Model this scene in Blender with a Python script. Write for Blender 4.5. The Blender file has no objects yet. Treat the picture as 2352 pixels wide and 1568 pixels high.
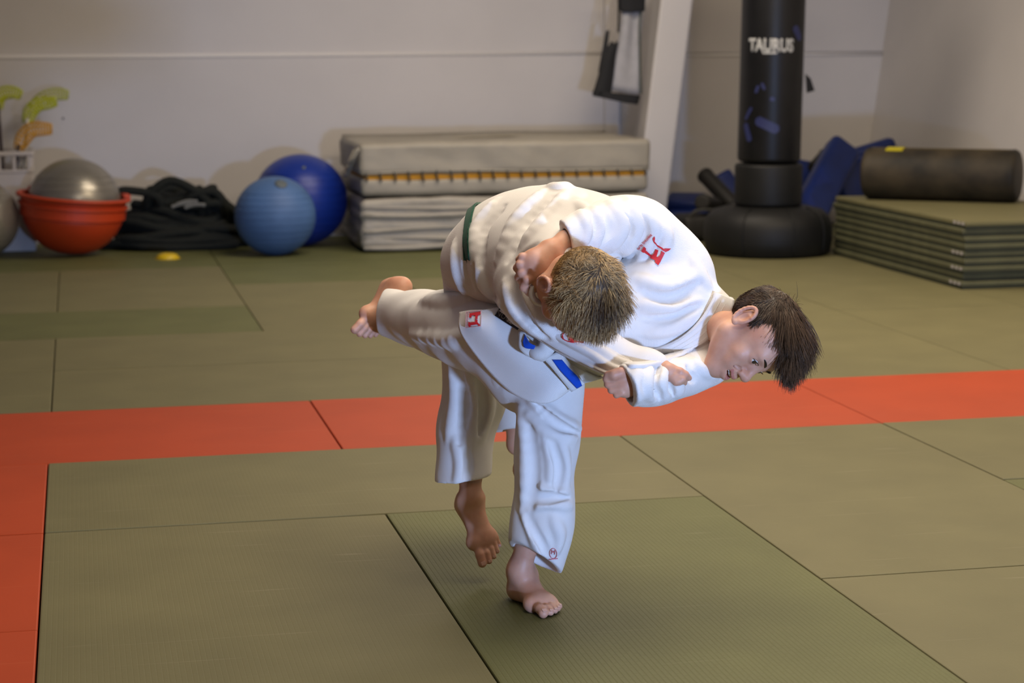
import bpy, bmesh, math, random
import numpy as np
from mathutils import Vector, Matrix, Quaternion, noise as mnoise
from mathutils.bvhtree import BVHTree

random.seed(7)
rng = np.random.default_rng(7)
scn = bpy.context.scene
COL = scn.collection
PI = math.pi

# ------------------------------------------------------------------ camera
# world frame = the 1 m grid of the floor mats (x along the red strip, y towards the back wall)
F_PX, PITCH, ROLL, CAM_H, YAW = 4614.74, 0.147302, -0.0065266, 1.394098, 0.212149
CAM = Vector((-0.86656, -6.84023, CAM_H))
cam_data = bpy.data.cameras.new('camera')
cam = bpy.data.objects.new('camera', cam_data)
COL.objects.link(cam)
cam_data.sensor_width = 36.0
cam_data.lens = F_PX / 2352 * 36.0
cam.location = CAM
cam.rotation_euler = (Matrix.Rotation(-YAW, 4, 'Z') @ Matrix.Rotation(PI / 2 - PITCH, 4, 'X')
                      @ Matrix.Rotation(ROLL, 4, 'Z')).to_euler()
cam_data.dof.use_dof = True
cam_data.dof.focus_distance = 4.95
cam_data.dof.aperture_fstop = 4.2
cam_data.clip_start = 0.05
scn.camera = cam

# ------------------------------------------------------------------ light
world = bpy.data.worlds.new('world'); scn.world = world
world.use_nodes = True
world.node_tree.nodes['Background'].inputs['Color'].default_value = (0.60, 0.62, 0.70, 1)
world.node_tree.nodes['Background'].inputs['Strength'].default_value = 0.05
scn.view_settings.view_transform = 'Standard'
scn.view_settings.look = 'None'
scn.view_settings.gamma = 1.0
scn.view_settings.use_curve_mapping = False
scn.view_settings.exposure = 0.0

def area(name, loc, target, size, power, col, shape='RECTANGLE', sy=None, spread=180):
    d = bpy.data.lights.new(name, 'AREA'); d.energy = power; d.color = col
    d.shape = shape; d.size = size
    if sy: d.size_y = sy
    d.spread = math.radians(spread)
    o = bpy.data.objects.new(name, d); COL.objects.link(o)
    o.location = loc
    o.rotation_euler = (Vector(target) - Vector(loc)).to_track_quat('-Z', 'Y').to_euler()
    return o

WARM = (1.0, 0.83, 0.60)
# warm ceiling fittings over the training area, then one added fill
area('ceiling_or_fill_lamp', (0.80, -2.2, 3.45), (0.80, -2.2, 0), 2.2, 86, (1.0, 0.85, 0.66), sy=1.6)
area('ceiling_or_fill_lamp', (1.7, -0.9, 3.45), (1.7, -0.9, 0), 2.0, 42, (1.0, 0.85, 0.66), sy=1.4)
area('ceiling_or_fill_lamp', (2.4, 2.0, 3.45), (2.4, 2.0, 0), 1.6, 62, WARM, sy=0.9)
area('ceiling_or_fill_lamp', (1.75, 4.7, 3.45), (1.75, 4.7, 0), 2.4, 96, (1.0, 0.86, 0.70), sy=1.2)
area('ceiling_or_fill_lamp', (3.9, 1.8, 3.45), (3.9, 1.8, 0), 1.6, 58, WARM, sy=0.9)
area('ceiling_or_fill_lamp', (0.5, -4.7, 3.45), (0.5, -4.7, 0), 1.6, 26, (1.0, 0.85, 0.66), sy=0.9)  # added fill that lifts the pair's front and the floor before them
# low daylight-coloured lamp on the floor behind and to the right of the photographer
area('daylight_lamp', (1.55, -8.30, 0.16), (0.45, 0.0, 0.95), 0.40, 170, (0.38, 0.56, 1.0), sy=0.30, spread=120)

# ------------------------------------------------------------------ pixels to places
_c, _s = math.cos(YAW), math.sin(YAW)
FWD = Vector((_s * math.cos(PITCH), _c * math.cos(PITCH), -math.sin(PITCH)))
def ray(px, py):
    u, v = px - 1176, py - 784
    cr, sr = math.cos(ROLL), math.sin(ROLL)
    u, v = cr * u + sr * v, -sr * u + cr * v
    y = F_PX * math.cos(PITCH) - v * math.sin(PITCH)
    z = -F_PX * math.sin(PITCH) - v * math.cos(PITCH)
    return Vector((_c * u + _s * y, -_s * u + _c * y, z))
def at(px, py, D):
    d = ray(px, py); return CAM + d * (D / d.dot(FWD))
def onz(px, py, z=0.0):
    d = ray(px, py); return CAM + d * ((z - CAM.z) / d.z)
def ony(px, py, Y):
    d = ray(px, py); return CAM + d * ((Y - CAM.y) / d.y)
# directions of the photograph (right, up, towards the viewer) as world vectors
_R = cam.rotation_euler.to_matrix()
IR, IU, IT = _R.col[0].copy(), _R.col[1].copy(), _R.col[2].copy()
def idir(r, u, t):
    return (IR * r + IU * u + IT * t).normalized()

# ------------------------------------------------------------------ materials
MATS = {}
def nodes_of(m):
    m.use_nodes = True
    return m.node_tree, m.node_tree.nodes['Principled BSDF']
def mat(name, col, rough=0.6, noise=0.0, nscale=8.0, bump=0.0, bscale=60.0, metal=0.0, spec=0.5, col2=None,
        sss=0.0, sheen=0.0, stretch=None, bdist=0.002, detail=4.0, coat=0.0, trans=0.0):
    if name in MATS: return MATS[name]
    m = bpy.data.materials.new(name); MATS[name] = m
    nt, b = nodes_of(m)
    b.inputs['Base Color'].default_value = (*col, 1)
    b.inputs['Roughness'].default_value = rough
    b.inputs['Metallic'].default_value = metal
    b.inputs['Specular IOR Level'].default_value = spec
    b.inputs['Coat Weight'].default_value = coat
    b.inputs['Transmission Weight'].default_value = trans
    if sss:
        b.inputs['Subsurface Weight'].default_value = sss
        b.inputs['Subsurface Radius'].default_value = (0.010, 0.004, 0.002)
        b.inputs['Subsurface Scale'].default_value = 1.0
    if sheen:
        b.inputs['Sheen Weight'].default_value = sheen
    tc = nt.nodes.new('ShaderNodeTexCoord')
    src = tc.outputs['Object']
    if stretch:
        mp = nt.nodes.new('ShaderNodeMapping'); mp.inputs['Scale'].default_value = stretch
        nt.links.new(src, mp.inputs['Vector']); src = mp.outputs['Vector']
    if noise or col2:
        n = nt.nodes.new('ShaderNodeTexNoise'); n.inputs['Scale'].default_value = nscale
        n.inputs['Detail'].default_value = detail
        nt.links.new(src, n.inputs['Vector'])
        r = nt.nodes.new('ShaderNodeValToRGB')
        c2 = col2 if col2 else tuple(max(0, c * (1 - noise)) for c in col)
        r.color_ramp.elements[0].color = (*c2, 1); r.color_ramp.elements[0].position = 0.35
        r.color_ramp.elements[1].color = (*col, 1); r.color_ramp.elements[1].position = 0.65
        nt.links.new(n.outputs['Fac'], r.inputs['Fac'])
        nt.links.new(r.outputs['Color'], b.inputs['Base Color'])
    if bump:
        n2 = nt.nodes.new('ShaderNodeTexNoise'); n2.inputs['Scale'].default_value = bscale
        n2.inputs['Detail'].default_value = 3
        nt.links.new(src, n2.inputs['Vector'])
        bp = nt.nodes.new('ShaderNodeBump'); bp.inputs['Strength'].default_value = bump
        bp.inputs['Distance'].default_value = bdist
        nt.links.new(n2.outputs['Fac'], bp.inputs['Height'])
        nt.links.new(bp.outputs['Normal'], b.inputs['Normal'])
    return m

def weave_mat(name, col, pitch=0.0035, strength=0.5, rough=0.85, blotch=0.06):
    """woven cotton: a fine rice-grain relief plus faint wear"""
    m = bpy.data.materials.new(name); MATS[name] = m
    nt, b = nodes_of(m)
    N, L = nt.nodes.new, nt.links.new
    b.inputs['Roughness'].default_value = rough
    b.inputs['Specular IOR Level'].default_value = 0.15
    b.inputs['Sheen Weight'].default_value = 0.15
    tc = N('ShaderNodeTexCoord')
    waves = []
    for rot in ((0.5, 0.8, 0.3), (-0.6, 0.4, 1.2)):
        mp = N('ShaderNodeMapping'); mp.inputs['Rotation'].default_value = rot
        L(tc.outputs['Object'], mp.inputs['Vector'])
        w = N('ShaderNodeTexWave'); w.inputs['Scale'].default_value = 0.314 / pitch
        w.inputs['Distortion'].default_value = 1.2; w.inputs['Detail'].default_value = 1.0
        w.inputs['Detail Scale'].default_value = 1.5
        L(mp.outputs['Vector'], w.inputs['Vector']); waves.append(w)
    mx = N('ShaderNodeMath'); mx.operation = 'MULTIPLY'
    L(waves[0].outputs['Fac'], mx.inputs[0]); L(waves[1].outputs['Fac'], mx.inputs[1])
    n2 = N('ShaderNodeTexNoise'); n2.inputs['Scale'].default_value = 16; n2.inputs['Detail'].default_value = 5
    L(tc.outputs['Object'], n2.inputs['Vector'])
    ad = N('ShaderNodeMath'); ad.operation = 'MULTIPLY_ADD'; ad.inputs[1].default_value = 2.2
    L(n2.outputs['Fac'], ad.inputs[0]); L(mx.outputs[0], ad.inputs[2])
    bp = N('ShaderNodeBump'); bp.inputs['Strength'].default_value = strength; bp.inputs['Distance'].default_value = 0.0016
    L(ad.outputs[0], bp.inputs['Height']); L(bp.outputs['Normal'], b.inputs['Normal'])
    n = N('ShaderNodeTexNoise'); n.inputs['Scale'].default_value = 9
    L(tc.outputs['Object'], n.inputs['Vector'])
    r = N('ShaderNodeValToRGB')
    r.color_ramp.elements[0].color = (*[c * (1 - blotch) for c in col], 1)
    r.color_ramp.elements[1].color = (*col, 1)
    L(n.outputs['Fac'], r.inputs['Fac']); L(r.outputs['Color'], b.inputs['Base Color'])
    return m

# ------------------------------------------------------------------ object helpers
def link(name, me, material=None, parent=None, loc=None, smooth=False):
    o = bpy.data.objects.new(name, me); COL.objects.link(o)
    if material is not None and not me.materials: me.materials.append(material)
    if loc is not None: o.location = loc
    if parent is not None: o.parent = parent
    if smooth and me.polygons: me.polygons.foreach_set('use_smooth', [True] * len(me.polygons))
    return o
def tag(o, label=None, cat=None, group=None, kind=None):
    if label: o['label'] = label
    if cat: o['category'] = cat
    if group: o['group'] = group
    if kind: o['kind'] = kind
    return o
def empty(name, loc, label=None, cat=None, group=None, rot=None):
    o = bpy.data.objects.new(name, None); COL.objects.link(o); o.location = loc
    o.empty_display_size = 0.1
    if rot: o.rotation_euler = rot
    return tag(o, label, cat, group)
def mesh_bm(name, bm):
    me = bpy.data.meshes.new(name); bm.normal_update(); bm.to_mesh(me); bm.free(); return me
def mesh_pd(name, v, f):
    me = bpy.data.meshes.new(name); me.from_pydata([tuple(x) for x in v], [], [tuple(int(i) for i in q) for q in f]); me.update(); return me
def box_me(name, sx, sy, sz, bevel=0.0, seg=2, centre=(0, 0, 0), z0=False):
    bm = bmesh.new(); bmesh.ops.create_cube(bm, size=1)
    for v in bm.verts:
        v.co = Vector((v.co.x * sx + centre[0], v.co.y * sy + centre[1], v.co.z * sz + centre[2] + (sz / 2 if z0 else 0)))
    if bevel: bmesh.ops.bevel(bm, geom=bm.edges[:], offset=bevel, segments=seg, profile=0.5, affect='EDGES')
    return mesh_bm(name, bm)
def lathe_me(name, prof, n=48, close=True):
    """prof: (r, z) from bottom to top"""
    v, f = [], []
    for (r, z) in prof:
        for k in range(n):
            a = 2 * PI * k / n; v.append((r * math.cos(a), r * math.sin(a), z))
    for i in range(len(prof) - 1):
        for k in range(n):
            k2 = (k + 1) % n
            f.append((i * n + k, i * n + k2, (i + 1) * n + k2, (i + 1) * n + k))
    if close:
        f.append(tuple(range(n))[::-1]); f.append(tuple((len(prof) - 1) * n + k for k in range(n)))
    return mesh_pd(name, v, f)
def catmull(P, n):
    """open Catmull-Rom through the rows of P, n samples in all"""
    P = np.asarray(P, float); m = len(P)
    Q = np.vstack([2 * P[0] - P[1], P, 2 * P[-1] - P[-2]])
    t = np.linspace(0, m - 1, n); i = np.minimum(t.astype(int), m - 2); u = (t - i)[:, None]
    a, b, c, d = Q[i], Q[i + 1], Q[i + 2], Q[i + 3]
    return 0.5 * (2 * b + (c - a) * u + (2 * a - 5 * b + 4 * c - d) * u ** 2 + (3 * b - a - 3 * c + d) * u ** 3)
def tube_me(name, pts, rad, n=8, samples=None, ends=True):
    P = np.array([tuple(p) for p in pts], float)
    R = np.full(len(P), rad, float) if np.isscalar(rad) else np.array(rad, float)
    if samples:
        PR = catmull(np.hstack([P, R[:, None]]), samples); P, R = PR[:, :3], PR[:, 3]
    T = np.gradient(P, axis=0); T /= np.linalg.norm(T, axis=1)[:, None] + 1e-12
    nrm = np.cross(T[0], (0.3, 0.2, 0.9)); nrm /= np.linalg.norm(nrm)
    v, f = [], []
    for i in range(len(P)):
        nrm = nrm - T[i] * nrm.dot(T[i]); nrm /= np.linalg.norm(nrm) + 1e-12
        bi = np.cross(T[i], nrm)
        for k in range(n):
            a = 2 * PI * k / n
            v.append(P[i] + R[i] * (math.cos(a) * nrm + math.sin(a) * bi))
    for i in range(len(P) - 1):
        for k in range(n):
            k2 = (k + 1) % n; f.append((i * n + k, i * n + k2, (i + 1) * n + k2, (i + 1) * n + k))
    if ends:
        f.append(tuple(range(n))[::-1]); f.append(tuple((len(P) - 1) * n + k for k in range(n)))
    return mesh_pd(name, v, f)
def patch_grid(ctrl, nu, nv):
    C = np.array([[tuple(p) for p in row] for row in ctrl], float)
    A = np.stack([catmull(C[:, j], nu) for j in range(C.shape[1])], 1)
    return np.stack([catmull(A[i], nv) for i in range(nu)], 0)
def sheet_me(name, G, th=0.004):
    """a cloth sheet of real thickness from a grid of points (nu, nv, 3)"""
    G = np.asarray(G, float); nu, nv = G.shape[:2]
    du, dv = np.gradient(G, axis=0), np.gradient(G, axis=1)
    N = np.cross(du, dv); N /= np.linalg.norm(N, axis=2)[..., None] + 1e-12
    v = np.concatenate([(G + N * th / 2).reshape(-1, 3), (G - N * th / 2).reshape(-1, 3)])
    o = nu * nv; f = []
    for i in range(nu - 1):
        for j in range(nv - 1):
            a, b, c, d = i * nv + j, (i + 1) * nv + j, (i + 1) * nv + j + 1, i * nv + j + 1
            f.append((a, b, c, d)); f.append((o + d, o + c, o + b, o + a))
    rim = [i * nv for i in range(nu)] + [(nu - 1) * nv + j for j in range(1, nv)] + [i * nv + nv - 1 for i in range(nu - 2, -1, -1)] + list(range(nv - 2, 0, -1))
    for a, b in zip(rim, rim[1:] + rim[:1]): f.append((a, o + a, o + b, b))
    return mesh_pd(name, v, f)
def text_me(name, body, size=1.0, extrude=0.0, bold=0.0):
    cu = bpy.data.curves.new(name + '_curve', 'FONT'); cu.body = body; cu.size = size
    cu.align_x = 'CENTER'; cu.align_y = 'CENTER'; cu.extrude = extrude; cu.resolution_u = 3; cu.offset = bold
    o = bpy.data.objects.new(name + '_tmp', cu); COL.objects.link(o)
    dg = bpy.context.evaluated_depsgraph_get()
    me = bpy.data.meshes.new_from_object(o.evaluated_get(dg)); me.name = name
    bpy.data.objects.remove(o); bpy.data.curves.remove(cu)
    return me
# ------------------------------------------------------------------ the setting
WY = 7.9            # back wall
M_wall = mat('wall_paint', (0.60, 0.57, 0.55), rough=0.75, noise=0.05, nscale=1.6, bump=0.08, bscale=160)
M_wallr = M_wall
M_olive = mat('mat_vinyl_olive', (0.165, 0.152, 0.075), rough=0.60, noise=0.10, nscale=3.2, bump=0.10, bscale=420, bdist=0.0006, spec=0.22)
M_green = mat('mat_vinyl_green', (0.128, 0.134, 0.052), rough=0.58, noise=0.12, nscale=3.0, bump=0.10, bscale=420, bdist=0.0006, spec=0.22)
M_red = mat('mat_vinyl_red', (0.430, 0.058, 0.015), rough=0.60, noise=0.08, nscale=3.0, bump=0.10, bscale=420, bdist=0.0006, spec=0.22)
M_dark = mat('subfloor_dark', (0.03, 0.03, 0.025), rough=0.9)

def mat_relief(m, ang, pitch, strength):
    """straw-weave embossing of a tatami-style cover: fine ribs broken by rows"""
    nt = m.node_tree; b = nt.nodes['Principled BSDF']; N, L = nt.nodes.new, nt.links.new
    tc = N('ShaderNodeTexCoord')
    w = N('ShaderNodeTexBrick'); w.inputs['Scale'].default_value = 1.0
    w.inputs['Brick Width'].default_value = pitch * 3.2; w.inputs['Row Height'].default_value = pitch
    w.inputs['Mortar Size'].default_value = pitch * 0.16; w.inputs['Mortar Smooth'].default_value = 1.0
    w.inputs['Color1'].default_value = (1, 1, 1, 1); w.inputs['Color2'].default_value = (0.9, 0.9, 0.9, 1)
    w.inputs['Mortar'].default_value = (0, 0, 0, 1)
    mp = N('ShaderNodeMapping'); mp.inputs['Rotation'].default_value = (0, 0, ang)
    L(tc.outputs['Object'], mp.inputs['Vector']); L(mp.outputs['Vector'], w.inputs['Vector'])
    bp = N('ShaderNodeBump'); bp.inputs['Strength'].default_value = strength; bp.inputs['Distance'].default_value = 0.0012
    L(w.outputs['Color'], bp.inputs['Height'])
    old = b.inputs['Normal'].links[0].from_node if b.inputs['Normal'].links else None
    if old: L(old.outputs['Normal'], bp.inputs['Normal'])
    L(bp.outputs['Normal'], b.inputs['Normal'])
def scuffs(m, col, amount=0.5):
    """pale drag marks worn into the vinyl"""
    nt = m.node_tree; b = nt.nodes['Principled BSDF']; N, L = nt.nodes.new, nt.links.new
    tc = N('ShaderNodeTexCoord')
    mp = N('ShaderNodeMapping'); mp.inputs['Scale'].default_value = (1.2, 26, 1); mp.inputs['Rotation'].default_value = (0, 0, 0.5)
    L(tc.outputs['Object'], mp.inputs['Vector'])
    n = N('ShaderNodeTexNoise'); n.inputs['Scale'].default_value = 1.6; n.inputs['Detail'].default_value = 2; n.inputs['Distortion'].default_value = 0.5
    L(mp.outputs['Vector'], n.inputs['Vector'])
    r = N('ShaderNodeValToRGB'); r.color_ramp.elements[0].position = 0.665; r.color_ramp.elements[1].position = 0.76
    r.color_ramp.elements[0].color = (0, 0, 0, 1); r.color_ramp.elements[1].color = (amount, amount, amount, 1)
    L(n.outputs['Fac'], r.inputs['Fac'])
    mx = N('ShaderNodeMix'); mx.data_type = 'RGBA'
    L(r.outputs['Color'], mx.inputs['Factor'])
    src = b.inputs['Base Color'].links[0].from_socket
    L(src, mx.inputs[6]); mx.inputs[7].default_value = (*col, 1)
    L(mx.outputs[2], b.inputs['Base Color'])
mat_relief(M_green, PI / 2, 0.013, 0.55); mat_relief(M_olive, PI / 2, 0.013, 0.16)
scuffs(M_olive, (0.27, 0.25, 0.16), 0.45); scuffs(M_green, (0.20, 0.20, 0.11), 0.4); scuffs(M_red, (0.52, 0.12, 0.05), 0.5)

XL, XR, YF, ZC = -7.0, 5.23, -8.8, 3.6
floor_o = tag(link('floor', box_me('floor', XR - XL + 0.6, WY - YF + 0.6, 0.1, centre=((XL + XR) / 2, (WY + YF) / 2, -0.095))), kind='structure')
floor_o.data.materials.append(M_dark)
MT = 0.04
MAT_ME = {}
def floor_mat(x0, x1, y0, y1, m):
    key = (round(x1 - x0, 3), round(y1 - y0, 3), m.name)
    if key not in MAT_ME:
        me = box_me('floor_mat', x1 - x0 - 0.004, y1 - y0 - 0.004, MT, bevel=0.004, seg=2)
        me.materials.append(m); MAT_ME[key] = me
    o = link('floor_mat', MAT_ME[key], None, floor_o, (( x0 + x1) / 2, (y0 + y1) / 2, -MT / 2 + 0.0))
    o.location.z += random.uniform(-0.0012, 0.0012)
    return o
# red border strip and the red column that meets it
for k in range(-4, 3): floor_mat(2 * k, 2 * k + 2, 0, 1, M_red)
floor_mat(-2, -1, -1, 0, M_red)
for k in range(5): floor_mat(-2, -1, -2 - 2 * k + (-1 if k == 9 else 0) - 0, -2 * k - 1 + 0 if k == 0 else -2 * k, M_red) if k else floor_mat(-2, -1, -2, -1, M_red)
# olive mats inside the border
floor_mat(-1, 1, -1, 0, M_olive)
floor_mat(-1, 0, -3, -1, M_olive); floor_mat(-1, 0, -5, -3, M_olive)
floor_mat(0, 1, -3, -1, M_green); floor_mat(0, 1, -5, -3, M_olive)
floor_mat(1, 2, -2, 0, M_olive); floor_mat(1, 2, -4, -2, M_olive)
floor_mat(2, 3, -1, 0, M_olive); floor_mat(2, 3, -3, -1, M_green); floor_mat(2, 3, -5, -3, M_olive)
for x in range(3, 5): floor_mat(x, x + 1, -2, 0, M_olive); floor_mat(x, x + 1, -4, -2, M_olive)
for x in range(-1, 5, 2): floor_mat(x, x + 2, -6, -5, M_olive); floor_mat(x, x + 2, -8, -6, M_olive)
for x in range(-6, -2, 2): 
    for y in range(-8, 0, 2): floor_mat(x, x + 2, y, y + 2, M_olive)
# olive and green mats beyond it
floor_mat(-1, 1, 1, 2, M_olive); floor_mat(-1, 1, 2, 3, M_olive)
floor_mat(-3, -1, 1, 2, M_olive); floor_mat(-3, -1, 2, 3, M_olive)
floor_mat(-2, 0, 3, 4, M_green); floor_mat(-4, -2, 3, 4, M_green)
floor_mat(-1, 0, 4, 6, M_olive); floor_mat(-2, -1, 4, 6, M_olive); floor_mat(-3, -2, 4, 6, M_olive); floor_mat(-4, -3, 4, 6, M_olive)
floor_mat(0, 1, 3, 5, M_olive); floor_mat(1, 2, 1, 3, M_olive); floor_mat(1, 2, 3, 5, M_olive)
floor_mat(2, 3, 1, 3, M_olive); floor_mat(2, 3, 3, 5, M_olive); floor_mat(3, 4, 1, 3, M_olive); floor_mat(3, 4, 3, 5, M_olive)
floor_mat(4, 5, 1, 3, M_olive); floor_mat(4, 5, 3, 5, M_olive); floor_mat(-5, -3, 1, 3, M_olive)
floor_mat(0, 2, 5, 6, M_green); floor_mat(2, 3, 5, 7, M_olive); floor_mat(3, 5, 5, 6, M_olive); floor_mat(3, 5, 6, 7, M_olive)
floor_mat(-4, -2, 6, 7, M_green); floor_mat(-2, 0, 6, 7, M_green); floor_mat(0, 2, 6, 7, M_green)
for x in range(-4, 5, 2): floor_mat(x, min(x + 2, 5), 7, 7.88, M_green)

# back wall of two cast panels, one above the other, with an open joint between them
def wall(name, me, m=M_wall, parent=None):
    o = link(name, me, m, parent)
    if parent is None: tag(o, kind='structure')
    return o
GZ = 1.318
wb = wall('wall_back', box_me('wall_back', XR - XL + 2, 0.2, ZC, centre=((XL + XR) / 2, WY + 0.135, 0), z0=True))
wall('wall_panel', box_me('wall_panel', 3.40 - XL, 0.036, GZ - 0.010 + 0.04, bevel=0.006, centre=((XL + 3.40) / 2, WY + 0.018, -0.04), z0=True), parent=wb)
wall('wall_panel', box_me('wall_panel', 3.40 - XL, 0.030, ZC - GZ - 0.012, bevel=0.006, centre=((XL + 3.40) / 2, WY + 0.021, GZ + 0.010), z0=True), parent=wb)
wall('wall_panel', box_me('wall_panel', XR + 1 - 3.40, 0.036, GZ - 0.032 + 0.04, bevel=0.008, centre=((XR + 1 + 3.40) / 2, WY + 0.018, -0.04), z0=True), parent=wb)
wall('wall_panel', box_me('wall_panel', XR + 1 - 3.40, 0.022, ZC - GZ - 0.012, bevel=0.003, centre=((XR + 1 + 3.40) / 2, WY + 0.025, GZ - 0.005), z0=True), parent=wb)
M_litedge = mat('lit_edge_pale', (0.72, 0.69, 0.66), rough=0.6)  # pale added bead standing in for the light caught along the panel joint
for (xa, xb, z, r) in ((XL, 3.2, GZ + 0.001, 0.016), (3.35, XR + 0.02, GZ - 0.024, 0.015)):
    link('lit_edge_bead', tube_me('lit_edge_bead', [(xa, WY + 0.004, z), ((xa + xb) / 2, WY + 0.004, z), (xb, WY + 0.004, z)], r, 10), M_litedge, wb, smooth=True)
nail = link('fixing_hole', lathe_me('fixing_hole', [(0.008, 0), (0.008, 0.004)], 12), mat('hole_dark', (0.03, 0.03, 0.03)), wb)
nail.location = ony(145, 272, WY); nail.rotation_euler = (PI / 2, 0, 0)
# right-hand wall leans a little outwards towards the roof
v = []
LEAN = 0.135
for z in (-0.05, ZC):
    for (x, y) in ((XR, YF), (XR, WY + 0.1), (XR + 0.2, WY + 0.1), (XR + 0.2, YF)):
        v.append((x + LEAN * (z - 1.1), y, z))
wall('wall_right', mesh_pd('wall_right', v, [(0, 1, 5, 4), (1, 2, 6, 5), (2, 3, 7, 6), (3, 0, 4, 7), (4, 5, 6, 7), (3, 2, 1, 0)]))
wall('wall_left', box_me('wall_left', 0.2, WY - YF + 0.4, ZC, centre=(XL - 0.1, (WY + YF) / 2, 0), z0=True))
wall('wall_front', box_me('wall_front', XR - XL + 2, 0.2, ZC, centre=((XL + XR) / 2, YF - 0.1, 0), z0=True))
wall('ceiling', box_me('ceiling', XR - XL + 2, WY - YF + 0.4, 0.1, centre=((XL + XR) / 2, (WY + YF) / 2, ZC), z0=True), mat('ceiling_paint', (0.62, 0.60, 0.56), rough=0.9))
# tapering frame column standing out from the back wall, with a slim pilaster beside it
def col_x(z): return 3.105 + 0.112 * (z - 0.9)
v = []
for z in (-0.02, ZC):
    fx0, fx1 = col_x(z), col_x(z) + 0.235
    fy = 6.98 - 0.10 * (z - 0.9) * 0.5
    v += [(fx0, fy, z), (fx1, fy, z), (3.16 + 0.235, WY + 0.01, z), (3.16, WY + 0.01, z)]
bm = bmesh.new()
bv = [bm.verts.new(p) for p in v]
for q in ((0, 1, 5, 4), (1, 2, 6, 5), (2, 3, 7, 6), (3, 0, 4, 7), (4, 5, 6, 7), (3, 2, 1, 0)): bm.faces.new([bv[i] for i in q])
bmesh.ops.bevel(bm, geom=[e for e in bm.edges if abs(e.verts[0].co.z - e.verts[1].co.z) > 1], offset=0.02, segments=3, profile=0.5, affect='EDGES')
wall('column', mesh_bm('column', bm))
wall('pilaster', box_me('pilaster', 0.11, 0.05, ZC, bevel=0.004, centre=(3.08, WY - 0.02, 0), z0=True))
# ------------------------------------------------------------------ things along the back wall
def turn(axis_to, axis_from=(0, 0, 1)):
    return Vector(axis_from).rotation_difference(Vector(axis_to)).to_euler()
def uv_me(name, r, seg=48, rings=28, dent=None):
    bm = bmesh.new(); bmesh.ops.create_uvsphere(bm, u_segments=seg, v_segments=rings, radius=r)
    if dent: dent(bm)
    return mesh_bm(name, bm)

# gym balls ------------------------------------------------------------
def gym_ball(centre, r, m, label, plug_dir=None, plug_r=0.02, squash=0.985, group='gym balls by the back wall'):
    t = empty('gym_ball', (centre[0], centre[1], centre[2] - r), label, 'gym ball', group)
    me = uv_me('gym_ball_skin', r)
    o = link('ball_skin', me, m, t, (0, 0, r), smooth=True)
    o.scale = (1.01, 1.01, squash); o.location.z = r * squash
    # moulded rings round the ball
    for k in range(-4, 5):
        zz = r * math.sin(k * 0.16)
        rr = math.sqrt(r * r - zz * zz)
        pts = [(rr * math.cos(a) * 1.01, rr * math.sin(a) * 1.01, zz * squash) for a in np.linspace(0, 2 * PI, 49)]
        link('moulded_ring', tube_me('moulded_ring', pts, 0.0022, 5), m, t, (0, 0, r * squash), smooth=True)
    if plug_dir is not None:
        d = Vector(plug_dir).normalized()
        p = link('valve_plug', lathe_me('valve_plug', [(plug_r, -0.006), (plug_r, 0.003), (plug_r * 0.6, 0.006)], 20), mat('valve_grey', (0.10, 0.12, 0.13), rough=0.6), t, Vector((0, 0, r * squash)) + d * r * 0.995, smooth=True)
        p.rotation_euler = turn(d)
    return t
M_ballblue = mat('ball_blue', (0.008, 0.032, 0.26), rough=0.38, noise=0.1, nscale=9, spec=0.4)
M_balllight = mat('ball_light_blue', (0.075, 0.155, 0.34), rough=0.55, noise=0.15, nscale=6, spec=0.35)
M_ballsilver = mat('ball_silver', (0.30, 0.275, 0.225), rough=0.30, noise=0.1, nscale=9, metal=0.55, spec=0.5)
bigc = ony(690, 457, 7.20); bigc.z = 0.325
gym_ball(bigc, 0.325, M_ballblue, 'large dark blue gym ball against the wall beside the grey crash mats', idir(0.15, 0.62, 0.75), 0.014)
smc = ony(632, 504, 6.60); smc.z = 0.268
gym_ball(smc, 0.268, M_balllight, 'smaller pale blue gym ball with a dark grey valve patch', idir(0.22, 0.74, 0.62), 0.042)
sil = ony(171, 462, 6.98)
gym_ball((sil.x, sil.y, 0.355), 0.305, M_ballsilver, 'silver grey gym ball sitting in the orange tub', None)
sl2 = ony(-52, 500, 6.9); gym_ball((sl2.x, sl2.y, 0.27), 0.27, M_ballsilver, 'silver grey gym ball on the mats beside the orange tub', None)

# orange tub --------------------------------------------------------------
M_orange = mat('tub_orange', (0.52, 0.045, 0.006), rough=0.5, noise=0.08, nscale=5)
tc_ = ony(163, 588, 6.94)
tub = empty('plastic_tub', (tc_.x, tc_.y, 0.0), 'orange round-bottomed plastic tub with a rolled rim, holding a silver ball', 'tub')
prof_o = [(0.02, 0.0), (0.10, 0.006), (0.18, 0.035), (0.245, 0.085), (0.295, 0.15), (0.325, 0.215), (0.335, 0.26)]
prof_i = [(r - 0.008, z + 0.008) for r, z in prof_o][::-1]
body = link('tub_body', lathe_me('tub_body', prof_o + prof_i, 56, close=False), M_orange, tub, smooth=True)
band = link('tub_band', lathe_me('tub_band', [(0.333, 0.245), (0.347, 0.25), (0.350, 0.335), (0.343, 0.34), (0.343, 0.25), (0.333, 0.245)], 56, close=False), M_orange, tub, smooth=False)
link('tub_ridge', lathe_me('tub_ridge', [(0.346, 0.318), (0.362, 0.322), (0.362, 0.336), (0.346, 0.340)], 56, close=False), M_orange, tub)
link('tub_wall', lathe_me('tub_wall', [(0.345, 0.335), (0.353, 0.375), (0.343, 0.375), (0.337, 0.335)], 56, close=False), M_orange, tub)
link('tub_rim', lathe_me('tub_rim', [(0.350, 0.372), (0.376, 0.374), (0.379, 0.386), (0.370, 0.395), (0.342, 0.394), (0.340, 0.374), (0.350, 0.372)], 56, close=False), M_orange, tub, smooth=True)
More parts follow.
